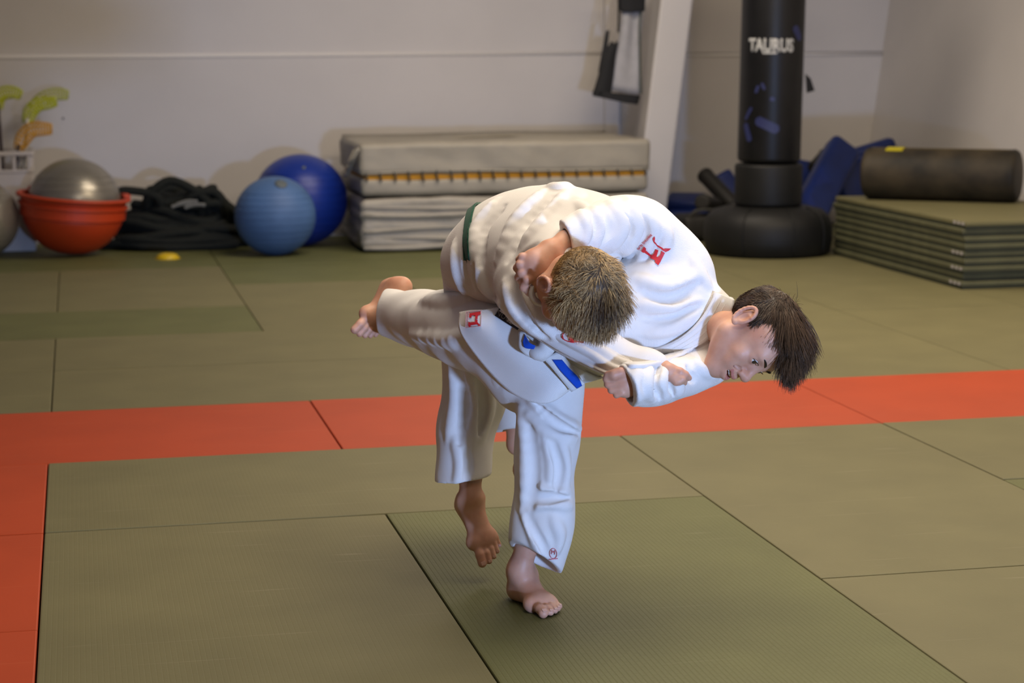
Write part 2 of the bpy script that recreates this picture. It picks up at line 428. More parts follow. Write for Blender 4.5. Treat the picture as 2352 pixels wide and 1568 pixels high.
for s in (0.2, 2.4):
    link('tub_lug', box_me('tub_lug', 0.05, 0.09, 0.03, bevel=0.008), M_orange, tub, (0.35 * math.cos(s), 0.35 * math.sin(s), 0.400)).rotation_euler = (0, 0, s)
tub.rotation_euler = (0.03, 0.085, 0)
tub.location.z = 0.018

# white basket of floorball sticks -----------------------------------------
M_basket = mat('basket_plastic', (0.56, 0.52, 0.50), rough=0.5, noise=0.05)
bc = ony(2, 400, 7.55)
bk = empty('storage_basket', (bc.x, bc.y, 0.0), 'white plastic basket with slotted handles holding floorball sticks', 'basket')
BH, BW = 0.70, 0.21
for (nm, dx, dy, sx, sy) in (('basket_side', 0, -BW, 2 * BW, 0.012), ('basket_side', 0, BW, 2 * BW, 0.012), ('basket_side', -BW, 0, 0.012, 2 * BW), ('basket_side', BW, 0, 0.012, 2 * BW)):
    link(nm, box_me(nm, sx + 0.01, sy + 0.0, BH - 0.16, bevel=0.004, z0=True), M_basket, bk, (dx, dy, 0))
    # slotted top band: rails with openings between the uprights
    link('basket_rail', box_me('basket_rail', sx + 0.02, sy + 0.012, 0.022, bevel=0.004), M_basket, bk, (dx, dy, BH - 0.15))
    link('basket_rail', box_me('basket_rail', sx + 0.03, sy + 0.022, 0.03, bevel=0.006), M_basket, bk, (dx, dy, BH - 0.03))
    for k in range(-2, 3):
        ox, oy = (k * 0.1, 0) if sx > sy else (0, k * 0.1)
        link('basket_upright', box_me('basket_upright', 0.022, 0.016, 0.12, bevel=0.003), M_basket, bk, (dx + ox, dy + oy, BH - 0.09))
link('basket_base', box_me('basket_base', 2 * BW, 2 * BW, 0.012, bevel=0.003, z0=True), M_basket, bk)

def floorball_stick(pix, Y, m_blade, m_shaft, label, flip=1, width=0.085):
    """pix: blade centre line in the photograph, tip first; the shaft drops from the last point into the basket"""
    P = [ony(x, y, Y) for x, y in pix]
    foot = Vector((bc.x + random.uniform(-0.1, 0.1), bc.y + random.uniform(-0.08, 0.08), 0.03))
    t = empty('floorball_stick', foot, label, 'floorball stick', 'floorball sticks in the white basket')
    C = catmull([tuple(p - foot) for p in P], 14)
    n = len(C); w = [width * (0.55 + 0.45 * math.sin(PI * min(1, (i + 2.0) / (n * 0.75)) * 0.5)) if i < n * 0.75 else width * (1 - 0.5 * (i / n - 0.75) / 0.25) for i in range(n)]
    T = np.gradient(C, axis=0); T /= np.linalg.norm(T, axis=1)[:, None]
    side = np.cross(T, (0, 1, 0)); side /= np.linalg.norm(side, axis=1)[:, None]
    # open blade: rim plus cross bars, as on a real floorball blade
    rim = [C[i] + side[i] * w[i] * 0.5 for i in range(n)] + [C[i] - side[i] * w[i] * 0.5 for i in range(n - 1, -1, -1)]
    rim = np.array(rim + [rim[0]]); rim[:, 1] += 0.02 * np.sin(np.linspace(0, PI, len(rim)))
    bl = link('blade', tube_me('blade', rim, 0.0075, 6), m_blade, t, smooth=True)
    for i in range(1, n - 1):
        link('blade_bar', tube_me('blade_bar', [C[i] - side[i] * w[i] * 0.5, C[i] + side[i] * w[i] * 0.5], 0.006, 5), m_blade, bl)
    for off in (-0.2, 0.2):
        link('blade_bar', tube_me('blade_bar', [C[i] + side[i] * w[i] * off for i in range(n)], 0.006, 5), m_blade, bl)
    link('shaft', tube_me('shaft', [C[-1] + 0.03 * (C[-1] / np.linalg.norm(C[-1])), C[-1] * 0.5, (0, 0, 0)], 0.0125, 10, samples=8), m_shaft, t, smooth=True)
M_yel = mat('blade_lime', (0.46, 0.50, 0.02), rough=0.45); M_yel2 = mat('blade_pale_lime', (0.44, 0.46, 0.10), rough=0.45)
M_org = mat('blade_orange', (0.62, 0.31, 0.01), rough=0.5)
M_shw = mat('shaft_white', (0.55, 0.52, 0.46), rough=0.4); M_shb = mat('shaft_black', (0.03, 0.012, 0.01), rough=0.35)
floorball_stick([(128, 232), (112, 236), (88, 240), (70, 256), (62, 282)], 7.42, M_yel, M_shw, 'floorball stick with a lime green blade and white shaft')
floorball_stick([(156, 218), (138, 216), (112, 220), (88, 236), (74, 262)], 7.62, M_yel2, M_shw, 'floorball stick with a pale see-through lime blade behind the others')
floorball_stick([(48, 218), (30, 212), (8, 214), (-6, 228), (-4, 250)], 7.50, M_yel, M_shb, 'floorball stick with a lime blade on a black shaft')
floorball_stick([(118, 296), (98, 296), (74, 298), (56, 314), (42, 342)], 7.38, M_org, M_shb, 'short floorball stick with a solid orange blade', width=0.095)

# rope pile -------------------------------------------------------------------
M_rope = mat('rope_black_green', (0.006, 0.0085, 0.006), rough=0.9, noise=0.4, nscale=40, bump=0.6, bscale=90, bdist=0.01)
rc = ony(416, 572, 7.34)
rope_t = empty('battle_rope', (rc.x, rc.y, 0), 'thick black training rope heaped in loops by the wall', 'rope')
pts = []
K = 26
for k in range(K):
    h = k / K
    rad = 0.34 * (1 - h) ** 0.55 + 0.12
    cx, cy = random.uniform(-0.06, 0.06) + 0.0, random.uniform(-0.05, 0.05)
    for a in np.linspace(0, 2 * PI, 11)[:-1]:
        pts.append((cx + rad * 1.0 * math.cos(a + k * 0.7) * random.uniform(0.88, 1.1), cy + 0.60 * rad * math.sin(a + k * 0.7) * random.uniform(0.88, 1.1),
                    max(0.031, 0.032 + 0.36 * h + random.uniform(-0.03, 0.03) + 0.03 * math.sin(2 * a + k))))
link('rope', tube_me('rope', pts, 0.031, 8, samples=len(pts) * 3), M_rope, rope_t, smooth=True)
# loops standing up out of the heap and trailing ends
for (a, b, c) in (((345, 445), (395, 415), (470, 455)), ((440, 450), (490, 440), (520, 475)), ((470, 470), (520, 470), (552, 505)), ((272, 440), (320, 440), (360, 452))):
    Q = [ony(*p, 7.12) - Vector((rc.x, rc.y, 0)) for p in (a, b, c)]
    for q in Q: q.z = max(q.z, 0.033)
    Q = [Q[0] + Vector((-0.03, 0.08, -0.10 if Q[0].z > 0.15 else 0))] + Q + [Q[2] + Vector((0.03, 0.08, -0.12 if Q[2].z > 0.17 else 0))]
    link('rope_loop', tube_me('rope_loop', Q, 0.031, 8, samples=24), M_rope, rope_t, smooth=True)
for k, (px, py) in enumerate(((430, 462), (448, 470), (418, 468))):
    q = ony(px, py, 7.0)
    link('tie_strap', tube_me('tie_strap', [q - Vector((rc.x + 0.07, rc.y, 0.02)), q - Vector((rc.x, rc.y, 0)), q - Vector((rc.x - 0.07, rc.y, 0.004))], 0.012, 6, samples=9), mat('strap_grey', (0.16, 0.16, 0.15), rough=0.8), rope_t)
dc = onz(385, 594)
disc = empty('marker_cone', (dc.x, dc.y, 0), 'small yellow marker cone lying on the mat in front of the rope', 'marker cone')
link('cone_body', lathe_me('cone_body', [(0.074, 0), (0.076, 0.008), (0.070, 0.020), (0.055, 0.031), (0.034, 0.037), (0.022, 0.038), (0.020, 0.034), (0.045, 0.028), (0.064, 0.010)], 32, close=False), mat('cone_yellow', (0.62, 0.43, 0.01), rough=0.4), disc, smooth=True)
link('cone_lip', lathe_me('cone_lip', [(0.074, 0.0), (0.084, 0.0), (0.084, 0.004), (0.074, 0.005)], 32, close=False), MATS['cone_yellow'], disc)

# crash mats -----------------------------------------------------------------------
M_crash = mat('crash_vinyl', (0.33, 0.30, 0.245), rough=0.55, noise=0.12, nscale=4, bump=0.25, bscale=9, bdist=0.02)
M_crash2 = mat('crash_vinyl_pale', (0.36, 0.33, 0.28), rough=0.5, noise=0.15, nscale=4, bump=0.5, bscale=7, bdist=0.03)
M_foam = mat('crash_foam', (0.55, 0.26, 0.02), rough=0.9, noise=0.1)
M_lace = mat('lace_dark', (0.05, 0.05, 0.045), rough=0.8)
X0, X1, Y0, Y1 = 0.99, 2.995, 6.55, 7.60
def soft_block(name, sx, sy, sz, wr, seed, wave=22):
    """cushion block with a wrinkled vinyl skin"""
    bm = bmesh.new(); bmesh.ops.create_cube(bm, size=1)
    bmesh.ops.scale(bm, vec=(sx, sy, sz), verts=bm.verts)
    bmesh.ops.bevel(bm, geom=bm.edges[:], offset=0.035, segments=3, profile=0.5, affect='EDGES')
    bmesh.ops.subdivide_edges(bm, edges=[e for e in bm.edges if e.calc_length() > 0.1], cuts=30 if sx > 1 else 12, use_grid_fill=True)
    bm.normal_update()
    for v in bm.verts:
        p = v.co
        n1 = mnoise.noise(Vector((p.x * 2.6 + seed, p.y * 2.2, p.z * wave)))
        n2 = mnoise.noise(Vector((p.x * 7 + 5 * p.z + seed, p.y * 5, p.z * 11 + 3 * p.x)))
        v.co = p + v.normal * (wr * n1 + wr * 0.7 * n2)
    return mesh_bm(name, bm)
cm2 = empty('crash_mat', ((X0 + X1) / 2, (Y0 + Y1) / 2, 0), 'wrinkled grey vinyl crash mat at the bottom of the pair', 'crash mat', 'grey crash mats by the column')
link('mat_cover', soft_block('mat_cover', X1 - X0, Y1 - Y0, 0.355, 0.013, 3.3), M_crash2, cm2, (0, 0, 0.178 + 0.012), smooth=True)
for k, (z, a) in enumerate(((0.30, 0.005), (0.24, -0.02), (0.16, 0.012), (0.09, -0.006), (0.05, 0.02))):
    pts = [(x, -(Y1 - Y0) / 2 - 0.002 + 0.004 * math.sin(9 * x + k), z + a * x * 0.9 + 0.008 * math.sin(5 * x + 2 * k)) for x in np.linspace(-0.99, 0.99, 24)]
    link('cover_fold', tube_me('cover_fold', pts, [0.004 + 0.014 * abs(math.sin(3 * i / 23 + k)) for i in range(24)], 7), M_crash2, cm2, smooth=True)
cm1 = empty('crash_mat', ((X0 + X1) / 2, (Y0 + Y1) / 2, 0.375), 'grey crash mat on top, yellow foam showing through its laced seam', 'crash mat', 'grey crash mats by the column')
link('mat_cover', soft_block('mat_cover', X1 - X0 + 0.02, Y1 - Y0 + 0.02, 0.215, 0.010, 8.1, wave=6), M_crash, cm1, (0, 0, 0.255), smooth=True)
link('mat_cover_lower', soft_block('mat_cover_lower', X1 - X0, Y1 - Y0, 0.12, 0.006, 1.7, wave=6), M_crash, cm1, (0, 0, 0.066), smooth=True)
link('foam_core', box_me('foam_core', X1 - X0 - 0.05, Y1 - Y0 - 0.012, 0.06, bevel=0.01), M_foam, cm1, (0, 0, 0.138))
for k in range(21):
    x = -0.97 + k * 0.097
    gap = 0.020 + 0.016 * math.exp(-((x + 0.45) / 0.5) ** 2)
    pts = [(x - 0.006, -(Y1 - Y0) / 2 - 0.012, 0.137 + gap), (x + random.uniform(-0.006, 0.006), -(Y1 - Y0) / 2 - 0.022, 0.137), (x + 0.006, -(Y1 - Y0) / 2 - 0.010, 0.137 - gap)]
    link('lace', tube_me('lace', pts, 0.007, 6, samples=7), M_lace, cm1, smooth=True)
link('seam_edge', tube_me('seam_edge', [(x, -(Y1 - Y0) / 2 - 0.006, 0.156 + 0.016 * math.exp(-((x + 0.45) / 0.5) ** 2)) for x in np.linspace(-1.0, 1.0, 24)], 0.009, 6), M_crash, cm1, smooth=True)
for k in range(3):
    z = 0.30 - 0.05 * k; y = -0.42 + 0.12 * k
    pts = [(-(X1 - X0) / 2 - 0.012, y - 0.09, z + 0.03), (-(X1 - X0) / 2 - 0.05, y - 0.06, z - 0.05), (-(X1 - X0) / 2 - 0.055, y + 0.05, z - 0.07), (-(X1 - X0) / 2 - 0.012, y + 0.09, z + 0.01)]
    link('carry_strap', tube_me('carry_strap', pts, 0.013, 7, samples=14), M_crash, cm1, smooth=True)
fl = np.array([[(x, y, 0.358 + 0.012 * math.sin(4 * x + 1) * math.sin(6 * y) + (0.02 if j == 0 else 0)) for j, y in enumerate(np.linspace(0.46, 0.15, 8))] for x in np.linspace(-1.0, 0.95, 24)])
link('top_flap', sheet_me('top_flap', fl, 0.01), M_crash, cm1, smooth=True)

# shorts hanging beside the column ----------------------------------------------------
M_shw_ = mat('shorts_white', (0.42, 0.41, 0.42), rough=0.6, noise=0.12, nscale=14)
M_shk = mat('shorts_black', (0.010, 0.010, 0.011), rough=0.8)
hy = 7.30
hang = empty('hanging_shorts', ony(1430, -60, hy), 'black and white sports shorts hanging by a strap beside the column', 'shorts')
H0 = Vector(hang.location)
def hp(px, py, dy=0.0): return ony(px, py, hy + dy) - H0
def hsheet(nm, rows, m, th=0.012, nu=14, nv=10): link(nm, sheet_me(nm, patch_grid(rows, nu, nv), th), m, hang, smooth=True)
hsheet('front_panel', [[hp(1430, 14), hp(1443, 14, -.02), hp(1458, 14, .01), hp(1476, 14, -.01)], [hp(1424, 70), hp(1438, 75, -.03), hp(1455, 75, .015), hp(1472, 75, -.02)], [hp(1414, 130), hp(1432, 135, -.01), hp(1450, 138, .01), hp(1471, 140)], [hp(1402, 208), hp(1420, 210), hp(1444, 214), hp(1468, 217)]], M_shw_)
hsheet('waistband', [[hp(1420, -40, -.03), hp(1445, -40, -.05), hp(1482, -40, -.03)], [hp(1422, -8, -.03), hp(1447, -8, -.05), hp(1481, -8, -.03)], [hp(1424, 26, -.03), hp(1447, 28, -.05), hp(1480, 26, -.03)]], M_shk, 0.02)
hsheet('side_panel', [[hp(1404, 95, -.02), hp(1412, 100, -.03), hp(1418, 96, -.02)], [hp(1384, 130, -.02), hp(1400, 132, -.04), hp(1412, 132, -.02)], [hp(1375, 170, -.02), hp(1392, 172, -.04), hp(1408, 172, -.02)], [hp(1362, 214, -.02), hp(1380, 218, -.04), hp(1401, 222, -.02)]], M_shk, 0.02)
hsheet('side_strip', [[hp(1392, 70, -.02), hp(1400, 70, -.03)], [hp(1382, 120, -.02), hp(1394, 122, -.03)], [hp(1374, 165, -.02), hp(1388, 168, -.03)]], M_shk, 0.015)
hsheet('hem_band', [[hp(1362, 208, -.03), hp(1400, 212, -.045), hp(1435, 215, -.045), hp(1470, 219, -.03)], [hp(1361, 220, -.03), hp(1398, 228, -.045), hp(1435, 236, -.045), hp(1464, 240, -.03)]], M_shk, 0.02)
for q in ([(1407, -40), (1408, 20), (1404, 60), (1398, 72)], [(1413, -40), (1414, 30), (1412, 65), (1418, 92)], [(1420, -40), (1421, 30), (1420, 74)], [(1411, -40), (1400, 30), (1392, 66)]):
    link('cord', tube_me('cord', [hp(*p, -.02) for p in q], 0.008, 6, samples=12), mat('cord_cream', (0.36, 0.32, 0.28), rough=0.8) if q[0][0] != 1420 else M_shk, hang)
link('side_seam', tube_me('side_seam', [hp(1474, 20, -.02), hp(1469, 60, -.03), hp(1470, 140, -.02), hp(1472, 215, -.02)], 0.007, 6, samples=10), mat('seam_green', (0.03, 0.05, 0.035), rough=0.8), hang)
link('hook', tube_me('hook', [Vector((0.02, -0.02, 0.0)), Vector((0.02, 0.2, 0.03)), Vector((0.02, WY - hy - 0.002, 0.03))], 0.008, 6), M_lace, hang)

# free-standing punch bag -----------------------------------------------------------------
M_bag = mat('bag_vinyl', (0.0065, 0.0065, 0.0075), rough=0.42, noise=0.3, nscale=7, spec=0.35, bump=0.08, bscale=60)
M_base = mat('bag_base', (0.009, 0.009, 0.0085), rough=0.55, noise=0.25, nscale=6, spec=0.35, bump=0.15, bscale=30)
bgc = Vector((3.612, 5.84, 0))
bag = empty('punch_bag', bgc, 'tall black free-standing punch bag on a round weighted base', 'punch bag')
def rounded_prof(r, z0, z1, e, n=5):
    p = [(r - e + e * math.sin(a), z0 + e - e * math.cos(a)) for a in np.linspace(0, PI / 2, n)]
    return [(0.02, z0)] + p + [(r - e + e * math.cos(a), z1 - e + e * math.sin(a)) for a in np.linspace(0, PI / 2, n)] + [(0.02, z1)]
link('weighted_base', lathe_me('weighted_base', [(0.05, 0.0), (0.385, 0.0), (0.412, 0.02), (0.428, 0.10), (0.425, 0.19), (0.405, 0.25), (0.36, 0.293), (0.29, 0.312), (0.20, 0.318), (0.05, 0.318)], 64), M_base, bag, smooth=True)
for s in (-1.5, -0.9, -2.3):
    link('mould_line', tube_me('mould_line', [(r * math.cos(s), r * math.sin(s), z) for r, z in ((0.416, 0.02), (0.430, 0.10), (0.427, 0.19), (0.407, 0.25), (0.362, 0.295), (0.29, 0.315))], 0.005, 6, samples=14), M_base, bag, smooth=True)
neck = link('foam_collar', lathe_me('foam_collar', rounded_prof(0.224, 0.0, 0.275, 0.02), 56), M_base, bag, (0, 0, 0.322), smooth=True)
tubeo = link('bag_tube', lathe_me('bag_tube', rounded_prof(0.208, 0.0, 1.62, 0.03), 64), M_bag, bag, (0, 0, 0.605), smooth=True)
BL = Matrix.Rotation(0.020, 4, 'Y')
tubeo.rotation_euler = (0, 0.020, 0)
# lettering and tape patches wrapped round the tube
def wrap_on_bag(me, px, py, rot=0.0, lift=0.0022, R=0.208, mirror=False):
    """bend a flat mesh (metres, x right, y up) round the bag where the photograph shows its centre"""
    d = ray(px, py); o = CAM - Vector((bgc.x, bgc.y, 0)); o2 = Vector((o.x, o.y)); d2 = Vector((d.x, d.y))
    z_guess = 0
    for _ in range(3):
        cx = math.tan(0.020) * (z_guess - 0.605)
        oo = o2 - Vector((cx, 0))
        a_, b_, c_ = d2.dot(d2), 2 * oo.dot(d2), oo.dot(oo) - R * R
        disc_ = max(0.0, b_ * b_ - 4 * a_ * c_)
        tt = (-b_ - math.sqrt(disc_)) / (2 * a_); z_guess = CAM.z + d.z * tt
    hit = oo + d2 * tt; ang = math.atan2(hit.y, hit.x); z0 = z_guess - 0.605
    for v in me.vertices:
        x, y = v.co.x, v.co.y
        xr, yr = x * math.cos(rot) - y * math.sin(rot), x * math.sin(rot) + y * math.cos(rot)
        a2 = ang + xr / R
        v.co = ((R + lift + v.co.z) * math.cos(a2), (R + lift + v.co.z) * math.sin(a2), z0 + yr)
def pill_me(name, w, h, n=10, cols=14):
    v = []; f = []
    for i in range(cols + 1):
        x = -w / 2 + w * i / cols
        e = h / 2
        over = max(0, abs(x) - (w / 2 - e)); hh = math.sqrt(max(1e-8, e * e - over * over))
        v += [(x, -hh, 0), (x, hh, 0), (x, hh, -0.004), (x, -hh, -0.004)]
    for i in range(cols):
        a, b = 4 * i, 4 * i + 4
        f += [(a, b, b + 1, a + 1), (a + 1, b + 1, b + 2, a + 2), (a, a + 3, b + 3, b)]
    f += [(0, 1, 2, 3), (4 * cols, 4 * cols + 3, 4 * cols + 2, 4 * cols + 1)]
    return mesh_pd(name, v, f)
M_tape = mat('tape_blue', (0.018, 0.024, 0.095), rough=0.5)
M_let = mat('print_white', (0.42, 0.42, 0.41), rough=0.6)
tme = text_me('maker_lettering', 'TAURUS', 0.100, bold=0.0045)
bm = bmesh.new(); bm.from_mesh(tme)
bmesh.ops.triangulate(bm, faces=bm.faces[:]); bmesh.ops.subdivide_edges(bm, edges=[e for e in bm.edges if e.calc_length() > 0.02], cuts=2)
ex = max(v.co.x for v in bm.verts) - min(v.co.x for v in bm.verts)
for v in bm.verts: v.co.x *= 0.315 / ex; v.co.y *= 1.12
bmesh.ops.solidify(bm, geom=bm.faces[:], thickness=0.003)
bm.to_mesh(tme); bm.free()
wrap_on_bag(tme, 1771, 106); link('maker_lettering', tme, M_let, tubeo)
sub = pill_me('maker_underline', 0.10, 0.012); wrap_on_bag(sub, 1768, 122); link('maker_underline', sub, M_let, tubeo)
for (px, py, w, h, r) in ((1762, 288, 0.175, 0.062, -0.42), (1832, 75, 0.11, 0.05, -0.95), (1717, 305, 0.13, 0.04, -1.2), (1719, 262, 0.10, 0.022, 1.0), (1739, 206, 0.055, 0.022, 1.2), (1753, 199, 0.05, 0.02, -1.1), (1774, 228, 0.035, 0.026, -0.3)):
    me = pill_me('tape_patch', w, h); wrap_on_bag(me, px, py, r); link('tape_patch', me, M_tape, tubeo)
tagp = [ony(*p, 5.80) - bgc - Vector((0, 0, 0.605)) for p in ((1846, 168), (1858, 178), (1868, 206), (1850, 212))]
fl = np.array([[tuple(tagp[0]), tuple(tagp[1])], [tuple((tagp[0] + tagp[3]) / 2), tuple((tagp[1] + tagp[2]) / 2)], [tuple(tagp[3]), tuple(tagp[2])]])
link('side_tag', sheet_me('side_tag', patch_grid(fl, 6, 5), 0.006), M_bag, tubeo)

# pads and rolls heaped round the bag --------------------------------------------------------
M_pad = mat('pad_blue', (0.006, 0.024, 0.165), rough=0.45, noise=0.25, nscale=7, bump=0.3, bscale=12, bdist=0.01)
M_roll = mat('roll_black', (0.013, 0.012, 0.011), rough=0.6, noise=0.3, nscale=9, bump=0.2, bscale=22, bdist=0.006)
def frame_between(a, b, up):
    z = (b - a).normalized(); x = up.cross(z).normalized() if up.cross(z).length > 1e-6 else Vector((1, 0, 0)); y = z.cross(x)
    return Matrix((x, y, z)).transposed().to_euler()
def pad_between(name, pa, pb, w, th, m, label, cat, group=None, up=Vector((0, -1, 0.3)), strap=True):
    a, b = Vector(pa), Vector(pb); L_ = (b - a).length
    t = empty(name, a, label, cat, group, frame_between(a, b, up))
    bm = bmesh.new(); bmesh.ops.create_cube(bm, size=1); bmesh.ops.scale(bm, vec=(w, th, L_), verts=bm.verts)
    bmesh.ops.bevel(bm, geom=bm.edges[:], offset=min(w, th) * 0.28, segments=4, profile=0.5, affect='EDGES')
    link('pad_cover', mesh_bm('pad_cover', bm), m, t, (0, 0, L_ / 2), smooth=True)
    for z in (0.06, L_ - 0.06):
        link('piping', tube_me('piping', [(w / 2 * 0.98 * math.cos(q) * (1 if True else 1), th / 2 * 0.98 * math.sin(q), z) for q in np.linspace(0, 2 * PI, 25)], 0.004, 5), m, t)
    if strap:
        for z in (L_ * 0.35, L_ * 0.65):
            link('handle_strap', tube_me('handle_strap', [(-w * 0.3, -th / 2, z), (-w * 0.2, -th / 2 - 0.03, z), (w * 0.2, -th / 2 - 0.03, z), (w * 0.3, -th / 2, z)], 0.012, 6, samples=9), M_lace, t)
    return t
def roll_between(name, pa, pb, r, m, label, cat, group=None):
    a, b = Vector(pa), Vector(pb); L_ = (b - a).length
    t = empty(name, a, label, cat, group, frame_between(a, b, Vector((0, -1, 0.3))))
    link('roll_cover', lathe_me('roll_cover', rounded_prof(r, 0, L_, r * 0.25), 40), m, t, smooth=True)
    for z in (0.03, L_ - 0.03):
        link('end_seam', tube_me('end_seam', [(r * math.cos(q), r * math.sin(q), z) for q in np.linspace(0, 2 * PI, 33)], 0.005, 5), m, t)
    return t
def low(px, py, Y, z=None):
    p = ony(px, py, Y)
    if z is not None: p.z = z
    return p
G1 = 'blue pads heaped round the punch bag'
roll_between('foam_roll', low(1692, 478, 6.98), low(1615, 398, 7.30), 0.058, M_roll, 'black foam roll leaning up out of the heap behind the punch bag', 'foam roll')
roll_between('foam_roll', low(1650, 474, 7.10), low(1612, 464, 6.72), 0.058, M_roll, 'black foam roll lying end-on beside the leaning roll', 'foam roll')
pad_between('kick_pad', low(1700, 485, 7.50), low(1648, 402, 7.62), 0.20, 0.10, M_pad, 'blue kick pad standing between the foam roll and the punch bag', 'kick pad', G1)
pad_between('kick_pad', low(1528, 515, 7.45, 0.088), low(1680, 525, 7.3, 0.088), 0.17, 0.22, M_pad, 'blue kick pad lying flat on the floor at the foot of the column', 'kick pad', G1, up=Vector((0, -1, 0)))
pad_between('kick_pad', low(1530, 474, 7.55, 0.225), low(1612, 482, 7.40, 0.225), 0.24, 0.07, M_pad, 'thin blue pad lying across the flat kick pad by the column', 'kick pad', G1, up=Vector((0, -0.3, 1)))
gb = empty('gear_bag', (*low(1612, 545, 6.80).xy, 0), 'soft black kit bag slumped on the floor behind the punch bag base', 'kit bag')
sb = soft_block('bag_body', 0.34, 0.28, 0.17, 0.015, 4.4)
link('bag_body', sb, M_roll, gb, (0, 0, 0.100), smooth=True)
link('bag_strap', tube_me('bag_strap', [(-0.12, -0.10, 0.17), (-0.08, -0.12, 0.22), (0.07, -0.12, 0.22), (0.12, -0.10, 0.17)], 0.012, 6, samples=12), M_lace, gb)
pad_between('tackle_pad', low(1838, 500, 6.3, 0.1), low(1938, 338, 6.9), 0.24, 0.17, M_pad, 'long blue tackle pad propped diagonally against the wall', 'tackle pad', G1)
pad_between('tackle_pad', low(1870, 392, 7.35), low(2055, 336, 7.30), 0.15, 0.13, M_pad, 'blue tackle pad lying along the top of the heap against the wall', 'tackle pad', G1, up=Vector((0, -1, 0)))
pad_between('tackle_pad', low(1992, 470, 7.0, 0.12), low(1940, 375, 7.05), 0.30, 0.16, M_pad, 'blue tackle pad standing behind the mat stack', 'tackle pad', G1)
pad_between('tackle_pad', low(1856, 470, 7.35, 0.1), low(1858, 375, 7.55), 0.30, 0.14, M_pad, 'dark blue pad standing upright against the wall behind the punch bag', 'tackle pad', G1)
roll_between('foam_roll', low(1838, 462, 6.55), low(1868, 448, 6.75), 0.035, M_roll, 'thin black foam roll poking out beside the punch bag collar', 'foam roll')
roll_between('foam_roll', low(1868, 388, 7.15), low(1900, 352, 7.3), 0.05, M_roll, 'black foam roll wedged between the blue tackle pads', 'foam roll')

# stack of judo mats with a heavy roll on it ------------------------------------------------------
SX, SY, SW, SLn = 4.0, 3.655, 1.0, 2.0
NST = 9; TH = 0.0425
M_stop = M_olive
M_sedge = mat('mat_side', (0.105, 0.105, 0.052), rough=0.6, noise=0.2, nscale=9)
M_sedge2 = mat('mat_side_dark', (0.035, 0.040, 0.022), rough=0.7, noise=0.2, nscale=9)
ordw = ['bottom', 'second', 'third', 'fourth', 'fifth', 'sixth', 'seventh', 'eighth', 'top']
base_me = box_me('mat_cover', SW, SLn, TH * 0.60, bevel=0.006, centre=(SW / 2, SLn / 2, TH * 0.70)); base_me.materials.append(M_sedge)
top_me = base_me.copy(); top_me.materials.clear(); top_me.materials.append(M_olive)
core_me = box_me('mat_core', SW - 0.012, SLn - 0.012, TH * 0.42, bevel=0.003, centre=(SW / 2, SLn / 2, TH * 0.21)); core_me.materials.append(M_sedge2)
stitch_me = box_me('mat_label', 0.003, 0.030, 0.016, bevel=0.001); stitch_me.materials.append(mat('label_pale', (0.40, 0.37, 0.36), rough=0.7))
for k in range(NST):
    dx, dy = random.uniform(-0.012, 0.012), random.uniform(-0.015, 0.015)
    where = {0: 'olive judo mat at the bottom of the stack by the punch bag', NST - 1: 'olive judo mat on top of the stack, under the black roll'}.get(k, f'olive judo mat in the stack by the punch bag, {ordw[k]} from the floor')
    t = empty('judo_mat', (SX + dx, SY + dy, k * TH + 0.001), where, 'judo mat', 'stacked judo mats')
    link('mat_cover', top_me if k == NST - 1 else base_me, None, t); link('mat_core', core_me, None, t)
    if k in (0, 2, 4, 8):
        for q in range(3): link('mat_label', stitch_me, None, t, (-0.0015, 0.035 + 0.055 * q, TH * 0.7))
ZT = NST * TH + 0.001
rl = empty('heavy_roll', (4.50, 5.08, ZT), 'scuffed black heavy bag roll lying on top of the mat stack', 'heavy bag')
M_hr = mat('roll_scuffed', (0.014, 0.012, 0.009), rough=0.6, col2=(0.050, 0.038, 0.022), nscale=5, spec=0.3, bump=0.3, bscale=14, bdist=0.008)
e_ = link('roll_cover', lathe_me('roll_cover', rounded_prof(0.165, 0, 0.98, 0.03, 7), 56), M_hr, rl, smooth=True)
a_ = Vector((4.12, 5.40, ZT + 0.168)); b_ = Vector((4.92, 4.78, ZT + 0.168))
e_.rotation_euler = turn(b_ - a_); e_.location = a_ - Vector(rl.location)
dirr = (b_ - a_).normalized()
for z in (0.03, 0.95):
    q = link('end_seam', tube_me('end_seam', [(0.163 * math.cos(w), 0.163 * math.sin(w), z) for w in np.linspace(0, 2 * PI, 41)], 0.005, 5), M_hr, e_)
link('lengthwise_seam', tube_me('lengthwise_seam', [(0.166 * math.cos(2.7), 0.166 * math.sin(2.7), z) for z in np.linspace(0.05, 0.93, 9)], 0.003, 5), mat('seam_ochre', (0.10, 0.07, 0.02), rough=0.8), e_)
yt = a_ + dirr * 0.20 - Vector(rl.location)
sidev = Vector((-dirr.y, dirr.x, 0))
link('tape_strip', sheet_me('tape_strip', np.array([[tuple(yt + dirr * u + sidev * (0.168 * math.sin(w)) + Vector((0, 0, 0.168 * math.cos(w)))) for w in np.linspace(-0.5, 0.4, 8)] for u in np.linspace(-0.055, 0.055, 4)]), 0.003), mat('tape_yellow', (0.42, 0.36, 0.01), rough=0.5), rl)
